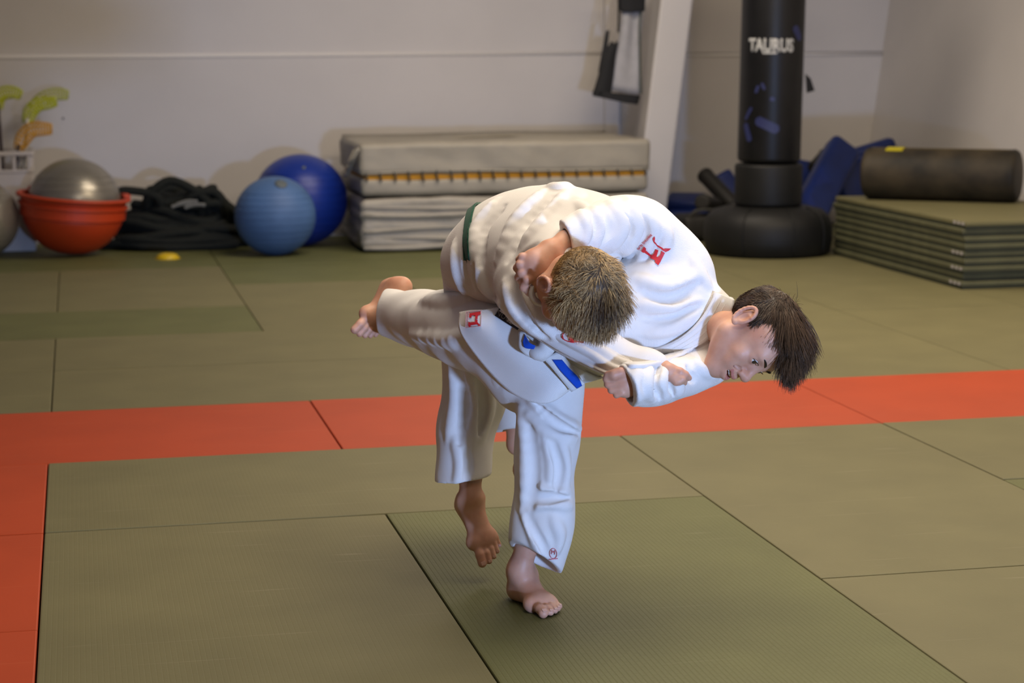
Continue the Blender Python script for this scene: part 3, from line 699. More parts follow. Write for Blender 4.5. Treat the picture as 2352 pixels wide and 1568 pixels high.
# ------------------------------------------------------------------ soft bodies: distance fields turned into one skin
def V3(p): return np.array(tuple(p), float)
class Field:
    """a list of rounded limbs, ellipsoids and cuts, blended in order"""
    def __init__(s): s.ops = []; s.post = []
    def limb(s, a, b, ra, rb, k=0.02, flat=None, sub=False):
        a, b = V3(a), V3(b)
        w = max(1.0, flat[1]) if flat else 1.0
        R = max(ra, rb) * w + 0.004
        s.ops.append(('limb', a, b, ra, rb, k, None if flat is None else (V3(flat[0]) / np.linalg.norm(V3(flat[0])), flat[1]), sub, np.minimum(a, b) - R, np.maximum(a, b) + R))
        return s
    def chain(s, pts, rad, k=0.02, flat=None, n=None, sub=False):
        P = np.array([tuple(p) for p in pts], float); R = np.array(rad, float)
        if n:
            PR = catmull(np.hstack([P, R[:, None]]), n); P, R = PR[:, :3], PR[:, 3]
        for i in range(len(P) - 1): s.limb(P[i], P[i + 1], R[i], R[i + 1], k, flat, sub)
        return s
    def ell(s, c, r, axes=None, k=0.02, sub=False):
        c = V3(c); r = np.array(r, float)
        A = np.eye(3) if axes is None else np.array([V3(a) / np.linalg.norm(V3(a)) for a in axes])
        R = r.max() + 0.004
        s.ops.append(('ell', c, r, A, None, k, None, sub, c - R, c + R)); return s
    def ball(s, c, r, k=0.01, sub=False): return s.ell(c, (r, r, r), None, k, sub)
    def cutplane(s, p, n, k=0.003, R=0.12):
        """remove what lies beyond the plane (side of n), near p"""
        p = V3(p); n = V3(n) / np.linalg.norm(V3(n))
        s.ops.append(('cut', p, n, R, None, k, None, True, p - R, p + R)); return s
    def bbox(s, pad=0.02):
        lo = np.min([o[8] for o in s.ops if not o[7]], 0) - pad; hi = np.max([o[9] for o in s.ops if not o[7]], 0) + pad
        return lo, hi
    def grid(s, lo, hi, h):
        n = np.ceil((hi - lo) / h).astype(int) + 1
        ax = [lo[i] + h * np.arange(n[i]) for i in range(3)]
        D = np.full(n, 0.05, np.float32)
        for (typ, a, b, c, d, k, fl, sub, blo, bhi) in s.ops:
            mg = k * 1.5 + 0.006
            i0 = np.maximum(0, np.floor((blo - mg - lo) / h).astype(int)); i1 = np.minimum(n, np.ceil((bhi + mg - lo) / h).astype(int) + 1)
            if np.any(i1 <= i0): continue
            X = ax[0][i0[0]:i1[0]][:, None, None]; Y = ax[1][i0[1]:i1[1]][None, :, None]; Z = ax[2][i0[2]:i1[2]][None, None, :]
            if typ == 'limb':
                ab = b - a; L2 = max(ab.dot(ab), 1e-12)
                px, py, pz = X - a[0], Y - a[1], Z - a[2]
                t = np.clip((px * ab[0] + py * ab[1] + pz * ab[2]) / L2, 0, 1)
                qx, qy, qz = px - t * ab[0], py - t * ab[1], pz - t * ab[2]
                if fl is not None:
                    nn, sc = fl; w = (qx * nn[0] + qy * nn[1] + qz * nn[2]) * (1 / sc - 1)
                    qx, qy, qz = qx + w * nn[0], qy + w * nn[1], qz + w * nn[2]
                dist = np.sqrt(qx * qx + qy * qy + qz * qz) - (c + t * (d - c))
            elif typ == 'ell':
                px, py, pz = X - a[0], Y - a[1], Z - a[2]
                u = (px * c[0, 0] + py * c[0, 1] + pz * c[0, 2]); v = (px * c[1, 0] + py * c[1, 1] + pz * c[1, 2]); w = (px * c[2, 0] + py * c[2, 1] + pz * c[2, 2])
                k0 = np.sqrt((u / b[0]) ** 2 + (v / b[1]) ** 2 + (w / b[2]) ** 2)
                k1 = np.sqrt((u / b[0] ** 2) ** 2 + (v / b[1] ** 2) ** 2 + (w / b[2] ** 2) ** 2) + 1e-9
                dist = k0 * (k0 - 1) / k1
            else:
                dist = -((X - a[0]) * b[0] + (Y - a[1]) * b[1] + (Z - a[2]) * b[2])
            S = D[i0[0]:i1[0], i0[1]:i1[1], i0[2]:i1[2]]
            if typ == 'cut':
                rr = np.sqrt((X - a[0]) ** 2 + (Y - a[1]) ** 2 + (Z - a[2]) ** 2)
                dist = np.where(rr < c, dist, 1.0)
            dist = dist.astype(np.float32)
            if sub:
                hh = np.clip(0.5 + 0.5 * (S - (-dist)) / k, 0, 1) if False else None
                e = -dist; q = np.maximum(k - np.abs(S - e), 0) / k
                S[...] = np.maximum(S, e) + q * q * k * 0.25
            else:
                q = np.maximum(k - np.abs(S - dist), 0) / k
                S[...] = np.minimum(S, dist) - q * q * k * 0.25
        for fn in s.post:
            X, Y, Z = np.meshgrid(*ax, indexing='ij', sparse=True)
            band = np.abs(D) < 0.035
            idx = np.nonzero(band)
            P = np.stack([ax[0][idx[0]], ax[1][idx[1]], ax[2][idx[2]]], 1)
            D[idx] += fn(P).astype(np.float32)
        return D, ax
def surface_nets(D, lo, h):
    ins = D < 0
    n = np.array(D.shape)
    c = [ins[dx:n[0] - 1 + dx, dy:n[1] - 1 + dy, dz:n[2] - 1 + dz] for dx in (0, 1) for dy in (0, 1) for dz in (0, 1)]
    tot = sum(x.astype(np.int8) for x in c)
    act = np.nonzero((tot > 0) & (tot < 8))
    m = len(act[0])
    ids = np.full(n - 1, -1, np.int64); ids[act] = np.arange(m)
    corner = np.array([(dx, dy, dz) for dx in (0, 1) for dy in (0, 1) for dz in (0, 1)])
    val = np.stack([D[act[0] + q[0], act[1] + q[1], act[2] + q[2]] for q in corner], 1).astype(float)
    acc = np.zeros((m, 3)); cnt = np.zeros(m)
    for i in range(8):
        for j in range(i + 1, 8):
            if np.abs(corner[i] - corner[j]).sum() != 1: continue
            x = (val[:, i] < 0) != (val[:, j] < 0)
            t = val[:, i] / (val[:, i] - val[:, j] + 1e-20)
            p = corner[i] + t[:, None] * (corner[j] - corner[i])
            acc[x] += p[x]; cnt[x] += 1
    V = (np.stack(act, 1) + acc / cnt[:, None]) * h + lo
    Fs = []
    for a in range(3):
        b, d = (a + 1) % 3, (a + 2) % 3
        sl0 = [slice(None)] * 3; sl1 = [slice(None)] * 3
        sl0[a] = slice(0, n[a] - 1); sl1[a] = slice(1, n[a])
        e0, e1 = ins[tuple(sl0)], ins[tuple(sl1)]
        ed = np.array(np.nonzero(e0 != e1)).T
        ok = (ed[:, b] > 0) & (ed[:, d] > 0) & (ed[:, b] < n[b] - 1) & (ed[:, d] < n[d] - 1)
        ed = ed[ok]
        if not len(ed): continue
        ub, ud = np.zeros(3, int), np.zeros(3, int); ub[b] = 1; ud[d] = 1
        q = np.stack([ids[tuple((ed - ub - ud).T)], ids[tuple((ed - ud).T)], ids[tuple(ed.T)], ids[tuple((ed - ub).T)]], 1)
        flip = ~e0[tuple(ed.T)]
        q[flip] = q[flip][:, ::-1]
        Fs.append(q)
    return V, np.concatenate(Fs) if Fs else np.zeros((0, 4), int)
def relax(V, F, it=2, lam=0.5):
    E = np.concatenate([F[:, [0, 1]], F[:, [1, 2]], F[:, [2, 3]], F[:, [3, 0]]])
    for _ in range(it):
        acc = np.zeros_like(V); cnt = np.zeros(len(V))
        for a, b in ((0, 1), (1, 0)):
            np.add.at(acc, E[:, a], V[E[:, b]]); np.add.at(cnt, E[:, a], 1)
        V = V + lam * (acc / np.maximum(cnt, 1)[:, None] - V)
    return V
def fast_me(name, V, F):
    me = bpy.data.meshes.new(name)
    me.vertices.add(len(V)); me.vertices.foreach_set('co', np.asarray(V, np.float32).ravel())
    nf = len(F); w = F.shape[1]
    me.loops.add(nf * w); me.loops.foreach_set('vertex_index', np.asarray(F, np.int32).ravel())
    me.polygons.add(nf); me.polygons.foreach_set('loop_start', np.arange(0, nf * w, w, dtype=np.int32))
    me.update(calc_edges=True); me.validate()
    me.polygons.foreach_set('use_smooth', np.ones(nf, bool))
    return me
def skin_of(field, h, it=2, lo=None, hi=None, fine=()):
    """mesh a field; fine = [(lo, hi, h)] boxes meshed more closely, the coarse skin leaves them out"""
    if lo is None: lo, hi = field.bbox()
    lo, hi = np.array(lo, float), np.array(hi, float)
    Vs, Fs, off = [], [], 0
    for k, (l, u, hh) in enumerate([(lo, hi, h)] + [(np.array(a, float), np.array(b, float), c) for a, b, c in fine]):
        D, ax = field.grid(l, u, hh)
        V, F = surface_nets(D, l, hh)
        V = relax(V, F, it)
        if len(F):
            C = V[F].mean(1)
            keep = np.ones(len(F), bool)
            if k == 0:
                for a, b, c in fine: keep &= ~np.all((C > np.array(a) + 1.6 * h) & (C < np.array(b) - 1.6 * h), axis=1)
            F = F[keep]
            used = np.unique(F); mp = np.full(len(V), -1); mp[used] = np.arange(len(used))
            V, F = V[used], mp[F]
        Vs.append(V); Fs.append(F + off); off += len(V)
    return np.concatenate(Vs), np.concatenate(Fs)
def field_obj(name, field, h, m, parent=None, it=2, fine=(), lo=None, hi=None):
    V, F = skin_of(field, h, it, lo, hi, fine)
    base = V3(parent.location) if parent is not None else np.zeros(3)
    return link(name, fast_me(name, V - base, F), m, parent)
_wd = rng.normal(size=(24, 3)); _wp = rng.uniform(0, 6.28, 24)
def crumple(amp, freq, seed=0, axis=None, stretch=1.0):
    """gentle creases: a few warped waves; stretched along axis if given"""
    r = np.random.default_rng(seed)
    d = r.normal(size=(7, 3)); d /= np.linalg.norm(d, axis=1)[:, None]
    if axis is not None:
        a = V3(axis) / np.linalg.norm(V3(axis)); d = d - (d @ a)[:, None] * a * (1 - 1 / stretch); d /= np.linalg.norm(d, axis=1)[:, None]
    ph = r.uniform(0, 6.28, 7); fr = freq * r.uniform(0.6, 1.6, 7)
    def fn(P):
        w = 0.03 * np.stack([np.sin(9 * P[:, (i + 1) % 3] + ph[i]) for i in range(3)], 1)
        Q = P + w
        s = np.zeros(len(P))
        for i in range(7): s += np.sin(Q @ d[i] * fr[i] * 6.283 + ph[i])
        s /= 2.6
        return amp * (np.abs(s) ** 0.8 * np.sign(s))
    return fn
# ------------------------------------------------------------------ people: shared pieces
def skin_mat(name, col, deep):
    m = bpy.data.materials.new(name); MATS[name] = m
    nt, b = nodes_of(m); N, L = nt.nodes.new, nt.links.new
    b.inputs['Roughness'].default_value = 0.48; b.inputs['Specular IOR Level'].default_value = 0.35
    b.inputs['Subsurface Weight'].default_value = 0.35; b.inputs['Subsurface Radius'].default_value = (0.010, 0.004, 0.002)
    b.inputs['Subsurface Scale'].default_value = 0.7
    tc = N('ShaderNodeTexCoord'); n = N('ShaderNodeTexNoise'); n.inputs['Scale'].default_value = 22; n.inputs['Detail'].default_value = 4
    L(tc.outputs['Object'], n.inputs['Vector'])
    r = N('ShaderNodeValToRGB'); r.color_ramp.elements[0].color = (*deep, 1); r.color_ramp.elements[1].color = (*col, 1)
    r.color_ramp.elements[0].position = 0.3; r.color_ramp.elements[1].position = 0.6
    L(n.outputs['Fac'], r.inputs['Fac']); L(r.outputs['Color'], b.inputs['Base Color'])
    n2 = N('ShaderNodeTexNoise'); n2.inputs['Scale'].default_value = 260
    L(tc.outputs['Object'], n2.inputs['Vector'])
    bp = N('ShaderNodeBump'); bp.inputs['Strength'].default_value = 0.12; bp.inputs['Distance'].default_value = 0.001
    L(n2.outputs['Fac'], bp.inputs['Height']); L(bp.outputs['Normal'], b.inputs['Normal'])
    return m
M_skin = skin_mat('skin', (0.62, 0.345, 0.235), (0.55, 0.275, 0.180))
M_gi = weave_mat('gi_cotton', (0.80, 0.775, 0.745), 0.0028, 0.26)
M_gi_a = weave_mat('gi_cotton_natural', (0.76, 0.73, 0.695), 0.0026, 0.28)
M_trs = weave_mat('trouser_cotton', (0.78, 0.76, 0.74), 0.0016, 0.25)
M_lapel = weave_mat('lapel_cotton', (0.77, 0.755, 0.74), 0.0016, 0.3)
M_gired = mat('print_red', (0.62, 0.016, 0.024), rough=0.6)
M_beltw = weave_mat('belt_white', (0.70, 0.685, 0.66), 0.002, 0.3)
M_beltb = weave_mat('belt_blue', (0.010, 0.075, 0.50), 0.002, 0.3)
M_beltg = weave_mat('belt_green', (0.010, 0.075, 0.045), 0.002, 0.3)
M_black = mat('label_black', (0.008, 0.008, 0.009), rough=0.6)
M_eye = mat('eye_white', (0.78, 0.76, 0.74), rough=0.15, coat=1.0)
M_iris = mat('iris_brown', (0.035, 0.020, 0.014), rough=0.1, coat=1.0)
M_tooth = mat('tooth', (0.80, 0.75, 0.66), rough=0.2)
M_lip = mat('lip_dark', (0.14, 0.02, 0.02), rough=0.4)
M_nail = mat('nail', (0.60, 0.35, 0.27), rough=0.35)

class Frame:
    """local x right, y forward, z up, uniform scale"""
    def __init__(s, o, fwd, up, sc=1.0):
        s.o = Vector(o); s.y = Vector(fwd).normalized(); s.x = s.y.cross(Vector(up)).normalized(); s.z = s.x.cross(s.y); s.s = sc
    def __call__(s, x, y, z): return s.o + s.s * (s.x * x + s.y * y + s.z * z)
    def axes(s): return (s.x, s.y, s.z)

def add_head(f, fr, neck_base, neck_r=0.045, smile=True):
    s = fr.s; A = fr.axes()
    def E(c, r, k=0.02, sub=False, ax=None): f.ell(fr(*c), [q * s for q in r], ax or A, k * s, sub)
    E((0, -0.014, 0.034), (0.071, 0.092, 0.079), 0.02)
    E((0, 0.030, 0.030), (0.062, 0.055, 0.062), 0.03)
    E((0, 0.026, -0.032), (0.056, 0.057, 0.070), 0.03)
    for q in (-1, 1):
        f.limb(fr(q * 0.050, 0.002, -0.052), fr(q * 0.012, 0.058, -0.090), 0.020 * s, 0.018 * s, 0.03 * s)
        E((q * 0.036, 0.058, -0.028), (0.024, 0.022, 0.022), 0.016)
        E((q * 0.026, 0.070, -0.052), (0.018, 0.015, 0.016), 0.018)
    f.ball(fr(0, 0.066, -0.092), 0.020 * s, 0.025 * s)
    E((0, 0.074, -0.058), (0.024, 0.018, 0.024), 0.02)
    f.limb(fr(-0.034, 0.070, 0.020), fr(0.034, 0.070, 0.020), 0.015 * s, 0.015 * s, 0.018 * s)
    # eye sockets, lids
    for q in (-1, 1):
        E((q * 0.033, 0.090, 0.001), (0.018, 0.012, 0.011), 0.014, True)
        E((q * 0.0315, 0.0705, 0.002), (0.0160, 0.0150, 0.0140), 0.008)
    # nose
    f.limb(fr(0, 0.079, 0.008), fr(0, 0.101, -0.025), 0.0080 * s, 0.0098 * s, 0.014 * s)
    f.ball(fr(0, 0.103, -0.029), 0.0098 * s, 0.010 * s)
    for q in (-1, 1):
        E((q * 0.0125, 0.092, -0.034), (0.0085, 0.010, 0.0080), 0.008)
        f.limb(fr(q * 0.0065, 0.103, -0.044), fr(q * 0.0075, 0.096, -0.036), 0.0024 * s, 0.0022 * s, 0.003 * s, sub=True)
    # lips round an open smile
    mo = [(-0.034, 0.064, -0.0465), (-0.018, 0.0855, -0.0600), (0, 0.0925, -0.0640), (0.018, 0.0855, -0.0600), (0.034, 0.064, -0.0465)]
    up_ = [(x * 0.99, y + 0.001, z + 0.0082) for x, y, z in mo]; lw_ = [(x * 0.88, y - 0.001, z - 0.0102) for x, y, z in mo]
    f.chain([fr(*p) for p in up_], [q * s for q in (0.003, 0.0048, 0.0052, 0.0048, 0.003)], 0.008 * s, n=9)
    f.chain([fr(*p) for p in lw_], [q * s for q in (0.003, 0.0056, 0.0062, 0.0056, 0.003)], 0.008 * s, n=9)
    f.chain([fr(*p) for p in mo], [q * s for q in (0.0028, 0.0062, 0.0060, 0.0062, 0.0028)], 0.003 * s, n=9, sub=True)
    f.chain([fr(x * 0.86, y - 0.008, z) for x, y, z in mo], [q * s for q in (0.0012, 0.0058, 0.0066, 0.0058, 0.0012)], 0.002 * s, n=9, sub=True)
    for q in (-1, 1):
        f.chain([fr(q * 0.019, 0.0905, -0.034), fr(q * 0.030, 0.081, -0.043), fr(q * 0.0385, 0.069, -0.054)], [0.0012 * s, 0.0024 * s, 0.0014 * s], 0.007 * s, n=7, sub=True)
        f.chain([fr(q * 0.0315, 0.069, -0.048), fr(q * 0.0375, 0.061, -0.0445)], [0.0024 * s, 0.0014 * s], 0.003 * s, sub=True)
    # almond opening between the lids
    for q in (-1, 1):
        f.chain([fr(q * 0.0195, 0.0835, 0.0005), fr(q * 0.026, 0.0875, 0.0028), fr(q * 0.034, 0.0870, 0.0030), fr(q * 0.0445, 0.0785, 0.0010)], [q_ * s for q_ in (0.0015, 0.0062, 0.0064, 0.0015)], 0.003 * s, n=8, sub=True)
    # ears
    for q in (-1, 1):
        ex = Vector(fr.x) * q
        tilt = (fr.x * q * 0.95 - fr.y * 0.30).normalized()
        az = (fr.z * 0.96 - fr.y * 0.22).normalized(); ay = az.cross(tilt)
        f.ell(fr(q * 0.076, -0.014, -0.002), [0.0075 * s, 0.0175 * s, 0.029 * s], (tilt, ay, az), 0.008 * s)
        c0 = fr(q * 0.0795, -0.015, -0.001)
        def EP(a, r1, r2): return c0 + ay * (r1 * s * math.cos(a)) + az * (r2 * s * math.sin(a)) + tilt * (0.003 * s)
        sg = 1 if (ay.dot(fr.y) > 0) else -1
        rim = [c0 + (fr.y * (0.0165 * math.cos(a)) + az * (0.0285 * math.sin(a))) * s + tilt * (0.0035 * s) for a in np.linspace(0.55, 4.6, 12)]
        f.chain(rim, [0.0038 * s] * 12, 0.004 * s)
        f.ell(c0 + (fr.y * 0.004 - az * 0.002) * s + tilt * 0.007 * s, [0.0075 * s, 0.0085 * s, 0.0125 * s], (tilt, ay, az), 0.004 * s, True)
        f.ell(c0 + (fr.y * 0.001 + az * 0.015) * s + tilt * 0.007 * s, [0.005 * s, 0.009 * s, 0.005 * s], (tilt, ay, az), 0.004 * s, True)
        f.ball(c0 + (fr.y * 0.004 - az * 0.026) * s, 0.0062 * s, 0.006 * s)
    # neck
    f.limb(fr(0, -0.020, -0.050), neck_base, neck_r, neck_r * 1.1, 0.025)

def add_face_bits(parent, fr):
    s = fr.s; base = Vector(parent.location)
    R = Matrix((fr.x, fr.y, fr.z)).transposed().to_4x4()
    for q in (-1, 1):
        c = fr(q * 0.0315, 0.0720, 0.0022)
        e = link('eyeball', uv_me('eyeball', 0.0130 * s, 24, 16), M_eye, parent, c - base, smooth=True)
        # gaze a little sideways
        g = (fr.y * 0.93 + fr.x * 0.28 - fr.z * 0.06).normalized()
        me = lathe_me('iris', [(0.0062 * s, 0.0), (0.0058 * s, 0.0010 * s), (0.003 * s, 0.0018 * s), (0.0004, 0.0020 * s)], 20)
        i = link('iris', me, M_iris, e, g * 0.01135 * s, smooth=True); i.rotation_euler = turn(g)
        # upper lash line and brow
        la = [fr(q * x, y, z) - base for x, y, z in ((0.0190, 0.0850, 0.0025), (0.026, 0.0893, 0.0085), (0.034, 0.0885, 0.0090), (0.0465, 0.0785, 0.0026))]
        link('eyelashes', tube_me('eyelashes', la, [0.0005, 0.0011, 0.0013, 0.0008], 5, samples=10), M_iris, parent, smooth=True)
        br = [fr(q * x, y, z) - base for x, y, z in ((0.011, 0.0905, 0.0205), (0.020, 0.0918, 0.0245), (0.030, 0.0900, 0.0268), (0.040, 0.0845, 0.0265), (0.050, 0.0742, 0.0215))]
        link('eyebrow', tube_me('eyebrow', br, [0.0014 * s, 0.0026 * s, 0.0026 * s, 0.0020 * s, 0.0008], 6, samples=14), MATS['hair_brown'], parent, smooth=True)
    for k in range(-5, 5):
        a = (k + 0.5) * 0.215
        w = 0.0074 if abs(k + 0.5) < 1 else 0.0056
        me = box_me('tooth', w * s, 0.004 * s, 0.0085 * s, bevel=0.0012 * s)
        t = link('tooth', me, M_tooth, parent, fr(0.0335 * math.sin(a), 0.0500 + 0.0412 * math.cos(a), -0.0605 + 0.012 * (1 - math.cos(a))) - base)
        t.rotation_euler = (R @ Matrix.Rotation(-a, 4, 'Z')).to_euler()
    me = uv_me('mouth_inside', 0.02 * s, 16, 10); o = link('mouth_inside', me, M_lip, parent, fr(0, 0.058, -0.063) - base)
    o.scale = (1.1, 1.0, 0.45); o.rotation_euler = R.to_euler()

def add_foot(f, fr, big, ankle_to=None, curl=0.0):
    """fr at the heel on the sole; big = +1 when the big toe is on local +x"""
    s = fr.s
    f.ell(fr(0, 0.030, 0.028), [0.027 * s, 0.032 * s, 0.028 * s], fr.axes(), 0.02 * s)
    f.limb(fr(0, 0.046, 0.085), fr(0, 0.044, 0.040), 0.0235 * s, 0.0265 * s, 0.018 * s)
    for q, dz in ((1, 0.078), (-1, 0.068)): f.ball(fr(q * big * 0.0235, 0.045, dz), 0.0095 * s, 0.014 * s)
    f.limb(fr(0, 0.055, 0.058), fr(0.004 * big, 0.128, 0.027), 0.0255 * s, 0.018 * s, 0.03 * s, (fr.x, 1.38))
    f.limb(fr(0, 0.040, 0.020), fr(0.002 * big, 0.145, 0.018), 0.020 * s, 0.017 * s, 0.02 * s, (fr.x, 1.5))
    f.ell(fr(0.004 * big, 0.148, 0.019), [0.041 * s, 0.027 * s, 0.018 * s], fr.axes(), 0.02 * s)
    f.ball(fr(0.030 * big, 0.150, 0.018), 0.017 * s, 0.015 * s)
    toes = ((0.029, 0.206, 0.0125, 0.0120), (0.0105, 0.207, 0.0090, 0.0085), (-0.0055, 0.199, 0.0082, 0.0078), (-0.0195, 0.188, 0.0078, 0.0072), (-0.0315, 0.174, 0.0076, 0.0068))
    for i, (x, y, r0, r1) in enumerate(toes):
        a = fr(x * 0.85 * big, 0.148 + (0.012 if i == 0 else 0) - 0.003 * i, 0.017); m_ = fr(x * 0.98 * big, y - 0.020, 0.0165 - curl * 0.2); b = fr(x * 1.05 * big, y, 0.0105 - curl)
        f.chain([a, m_, b], [r0 * s * 1.0, r0 * s * 0.95, r1 * s], 0.0045 * s)
    if ankle_to is not None: f.limb(fr(0, 0.046, 0.085), ankle_to, 0.0235 * s, 0.028 * s, 0.02 * s)
def add_toenails(parent, fr, big, curl=0.0):
    s = fr.s; base = Vector(parent.location); R = Matrix((fr.x, fr.y, fr.z)).transposed().to_4x4()
    for (x, y, r) in ((0.029, 0.206, 0.0120), (0.0105, 0.207, 0.0085), (-0.0055, 0.199, 0.0078), (-0.0195, 0.188, 0.0072), (-0.0315, 0.174, 0.0068)):
        me = box_me('toenail', r * 1.05 * s, r * 0.85 * s, 0.0016 * s, bevel=0.0007 * s)
        o = link('toenail', me, M_nail, parent, fr(x * 1.05 * big, y + r * 0.50, 0.0105 - curl + r * 0.80) - base)
        o.rotation_euler = (R @ Matrix.Rotation(-0.5, 4, 'X')).to_euler()

# strips and prints laid onto a finished garment ------------------------------------------------
def bvh_of(o):
    me = o.data; mw = o.matrix_world if o.parent is None else Matrix.Translation(o.parent.location) @ Matrix.Translation(o.location)
    vs = [mw @ v.co for v in me.vertices]
    return BVHTree.FromPolygons(vs, [tuple(p.vertices) for p in me.polygons])
def lay(bv, px, py, lift, D_default=None):
    d = ray(px, py).normalized()
    h = bv.ray_cast(CAM, d)
    if h[0] is None:
        if D_default is None: return None
        return at(px, py, D_default)
    return h[0] - d * lift * 0.6 + h[1] * lift * 0.4 if h[1].dot(d) < 0 else h[0] - d * lift
def lay_polys(name, polys, bv, m, base, lift=0.002, th=0.0016, cell=4.0):
    """flat printed shapes given in photograph pixels, cut fine and laid on the cloth"""
    bm = bmesh.new()
    for P in polys:
        q = [P[0]]
        for x in P[1:]:
            if (x[0] - q[-1][0]) ** 2 + (x[1] - q[-1][1]) ** 2 > 1e-6: q.append(x)
        if len(q) > 2:
            try: bm.faces.new([bm.verts.new((x, y, 0)) for x, y in q])
            except ValueError: pass
    bmesh.ops.remove_doubles(bm, verts=bm.verts[:], dist=1e-4)
    bmesh.ops.triangulate(bm, faces=bm.faces[:])
    for _ in range(5):
        long = [e for e in bm.edges if e.calc_length() > cell]
        if not long: break
        bmesh.ops.subdivide_edges(bm, edges=long, cuts=1); bmesh.ops.triangulate(bm, faces=bm.faces[:])
    bm.verts.ensure_lookup_table(); bm.verts.index_update()
    top, bot, ok = [], [], []
    for v in bm.verts:
        d = ray(v.co.x, v.co.y).normalized(); h = bv.ray_cast(CAM, d)
        if h[0] is None: top.append((0, 0, 0)); bot.append((0, 0, 0)); ok.append(False); continue
        nn = h[1] if h[1].dot(d) < 0 else -h[1]
        nn = (nn - d * 0.6).normalized()
        top.append(tuple(h[0] + nn * (lift + th) - base)); bot.append(tuple(h[0] + nn * lift - base)); ok.append(True)
    n = len(top); f = []
    for fa in bm.faces:
        q = [v.index for v in fa.verts]
        if not all(ok[i] for i in q): continue
        pts = [Vector(top[i]) for i in q]
        if max((pts[i] - pts[i - 1]).length for i in range(3)) > 0.03: continue
        if (pts[1] - pts[0]).cross(pts[2] - pts[0]).dot(ray(fa.verts[0].co.x, fa.verts[0].co.y)) > 0: q = q[::-1]
        f.append(tuple(q)); f.append(tuple(n + i for i in q[::-1]))
    for e in bm.edges:
        if len(e.link_faces) == 1 and ok[e.verts[0].index] and ok[e.verts[1].index]:
            i, j = e.verts[0].index, e.verts[1].index
            if (Vector(top[i]) - Vector(top[j])).length < 0.03: f.append((i, j, n + j, n + i))
    bm.free()
    return mesh_pd(name, top + bot, f)
def world_base(parent):
    b = Vector((0, 0, 0)); p = parent
    while p is not None: b += Vector(p.location); p = p.parent
    return b
def lay_print(name, polys, bv, m, parent, lift=0.002, th=0.0012, cell=4.0):
    return link(name, lay_polys(name, polys, bv, m, world_base(parent), lift, th, cell), m, parent)
def text_polys(body, size, cx, cy, ang, sx=1.0, sy=1.0):
    """outlines of lettering as photograph pixels; ang turns it clockwise in the picture"""
    me = text_me('lettering_tmp', body, size); out = []
    ca, sa = math.cos(ang), math.sin(ang)
    for p in me.polygons:
        out.append([(cx + ca * me.vertices[i].co.x * sx + sa * me.vertices[i].co.y * sy, cy + sa * me.vertices[i].co.x * sx - ca * me.vertices[i].co.y * sy) for i in p.vertices])
    bpy.data.meshes.remove(me); return out
def lay_strip(name, left, right, bv, m, parent, nu=24, nv=6, lift=0.004, th=0.004, Dd=None):
    a, b = catmull(np.array(left, float), nu), catmull(np.array(right, float), nu)
    G = np.zeros((nu, nv, 3)); last = None; base = world_base(parent)
    for i in range(nu):
        for j in range(nv):
            t = j / (nv - 1); x, y = a[i] * (1 - t) + b[i] * t
            p = lay(bv, x, y, lift, Dd)
            if p is None: p = last if last is not None else at(x, y, 5.0)
            last = p; G[i, j] = tuple(p - base)
    return link(name, sheet_me(name, G, th), m, parent, smooth=True)
def girdle(name, src, p, n, half, lift, m, parent, th=0.005, centre=None, reach=0.26, keep=None):
    """a belt all the way round a garment: the band of its skin between two planes, lifted off"""
    me = src.data; base = world_base(src)
    V = np.empty(len(me.vertices) * 3, np.float32); me.vertices.foreach_get('co', V); V = V.reshape(-1, 3).astype(float) + V3(base)
    N = np.empty(len(me.vertices) * 3, np.float32); me.vertices.foreach_get('normal', N); N = N.reshape(-1, 3).astype(float)
    n_ = V3(n) / np.linalg.norm(V3(n)); h = (V - V3(p)) @ n_
    near = np.linalg.norm(V - V3(centre if centre is not None else p), axis=1) < reach
    sel = (np.abs(h) < half) & near
    if keep is not None: sel &= keep(V)
    Fq = np.empty(len(me.loops), np.int32); me.loops.foreach_get('vertex_index', Fq); Fq = Fq.reshape(-1, 4)
    Fq = Fq[sel[Fq].all(1)]
    used = np.unique(Fq); mp = np.full(len(V), -1); mp[used] = np.arange(len(used))
    Nf = N[used] - (N[used] @ n_)[:, None] * n_; Nf /= np.linalg.norm(Nf, axis=1)[:, None] + 1e-9
    F = mp[Fq]; k = len(used)
    E0 = np.concatenate([F[:, [0, 1]], F[:, [1, 2]], F[:, [2, 3]], F[:, [3, 0]]]); k0 = np.sort(E0, 1); _, iv, ct = np.unique(k0, axis=0, return_inverse=True, return_counts=True)
    bd = np.unique(E0[ct[iv.ravel()] == 1]); W = V[used].copy(); hb = h[used]
    edge = bd[np.abs(hb[bd]) > half * 0.45]
    W[edge] += ((np.sign(hb[edge]) * half - hb[edge])[:, None]) * n_
    Vo = np.concatenate([W + Nf * (lift + th), W + Nf * lift]) - V3(world_base(parent))
    E = np.concatenate([F[:, [0, 1]], F[:, [1, 2]], F[:, [2, 3]], F[:, [3, 0]]])
    key = np.sort(E, 1); _, inv, cnt = np.unique(key, axis=0, return_inverse=True, return_counts=True)
    B = E[cnt[inv.ravel()] == 1]
    sides = np.stack([B[:, 1], B[:, 0], B[:, 0] + k, B[:, 1] + k], 1)
    return link(name, fast_me(name, Vo, np.concatenate([F, F[:, ::-1] + k, sides])), m, parent)

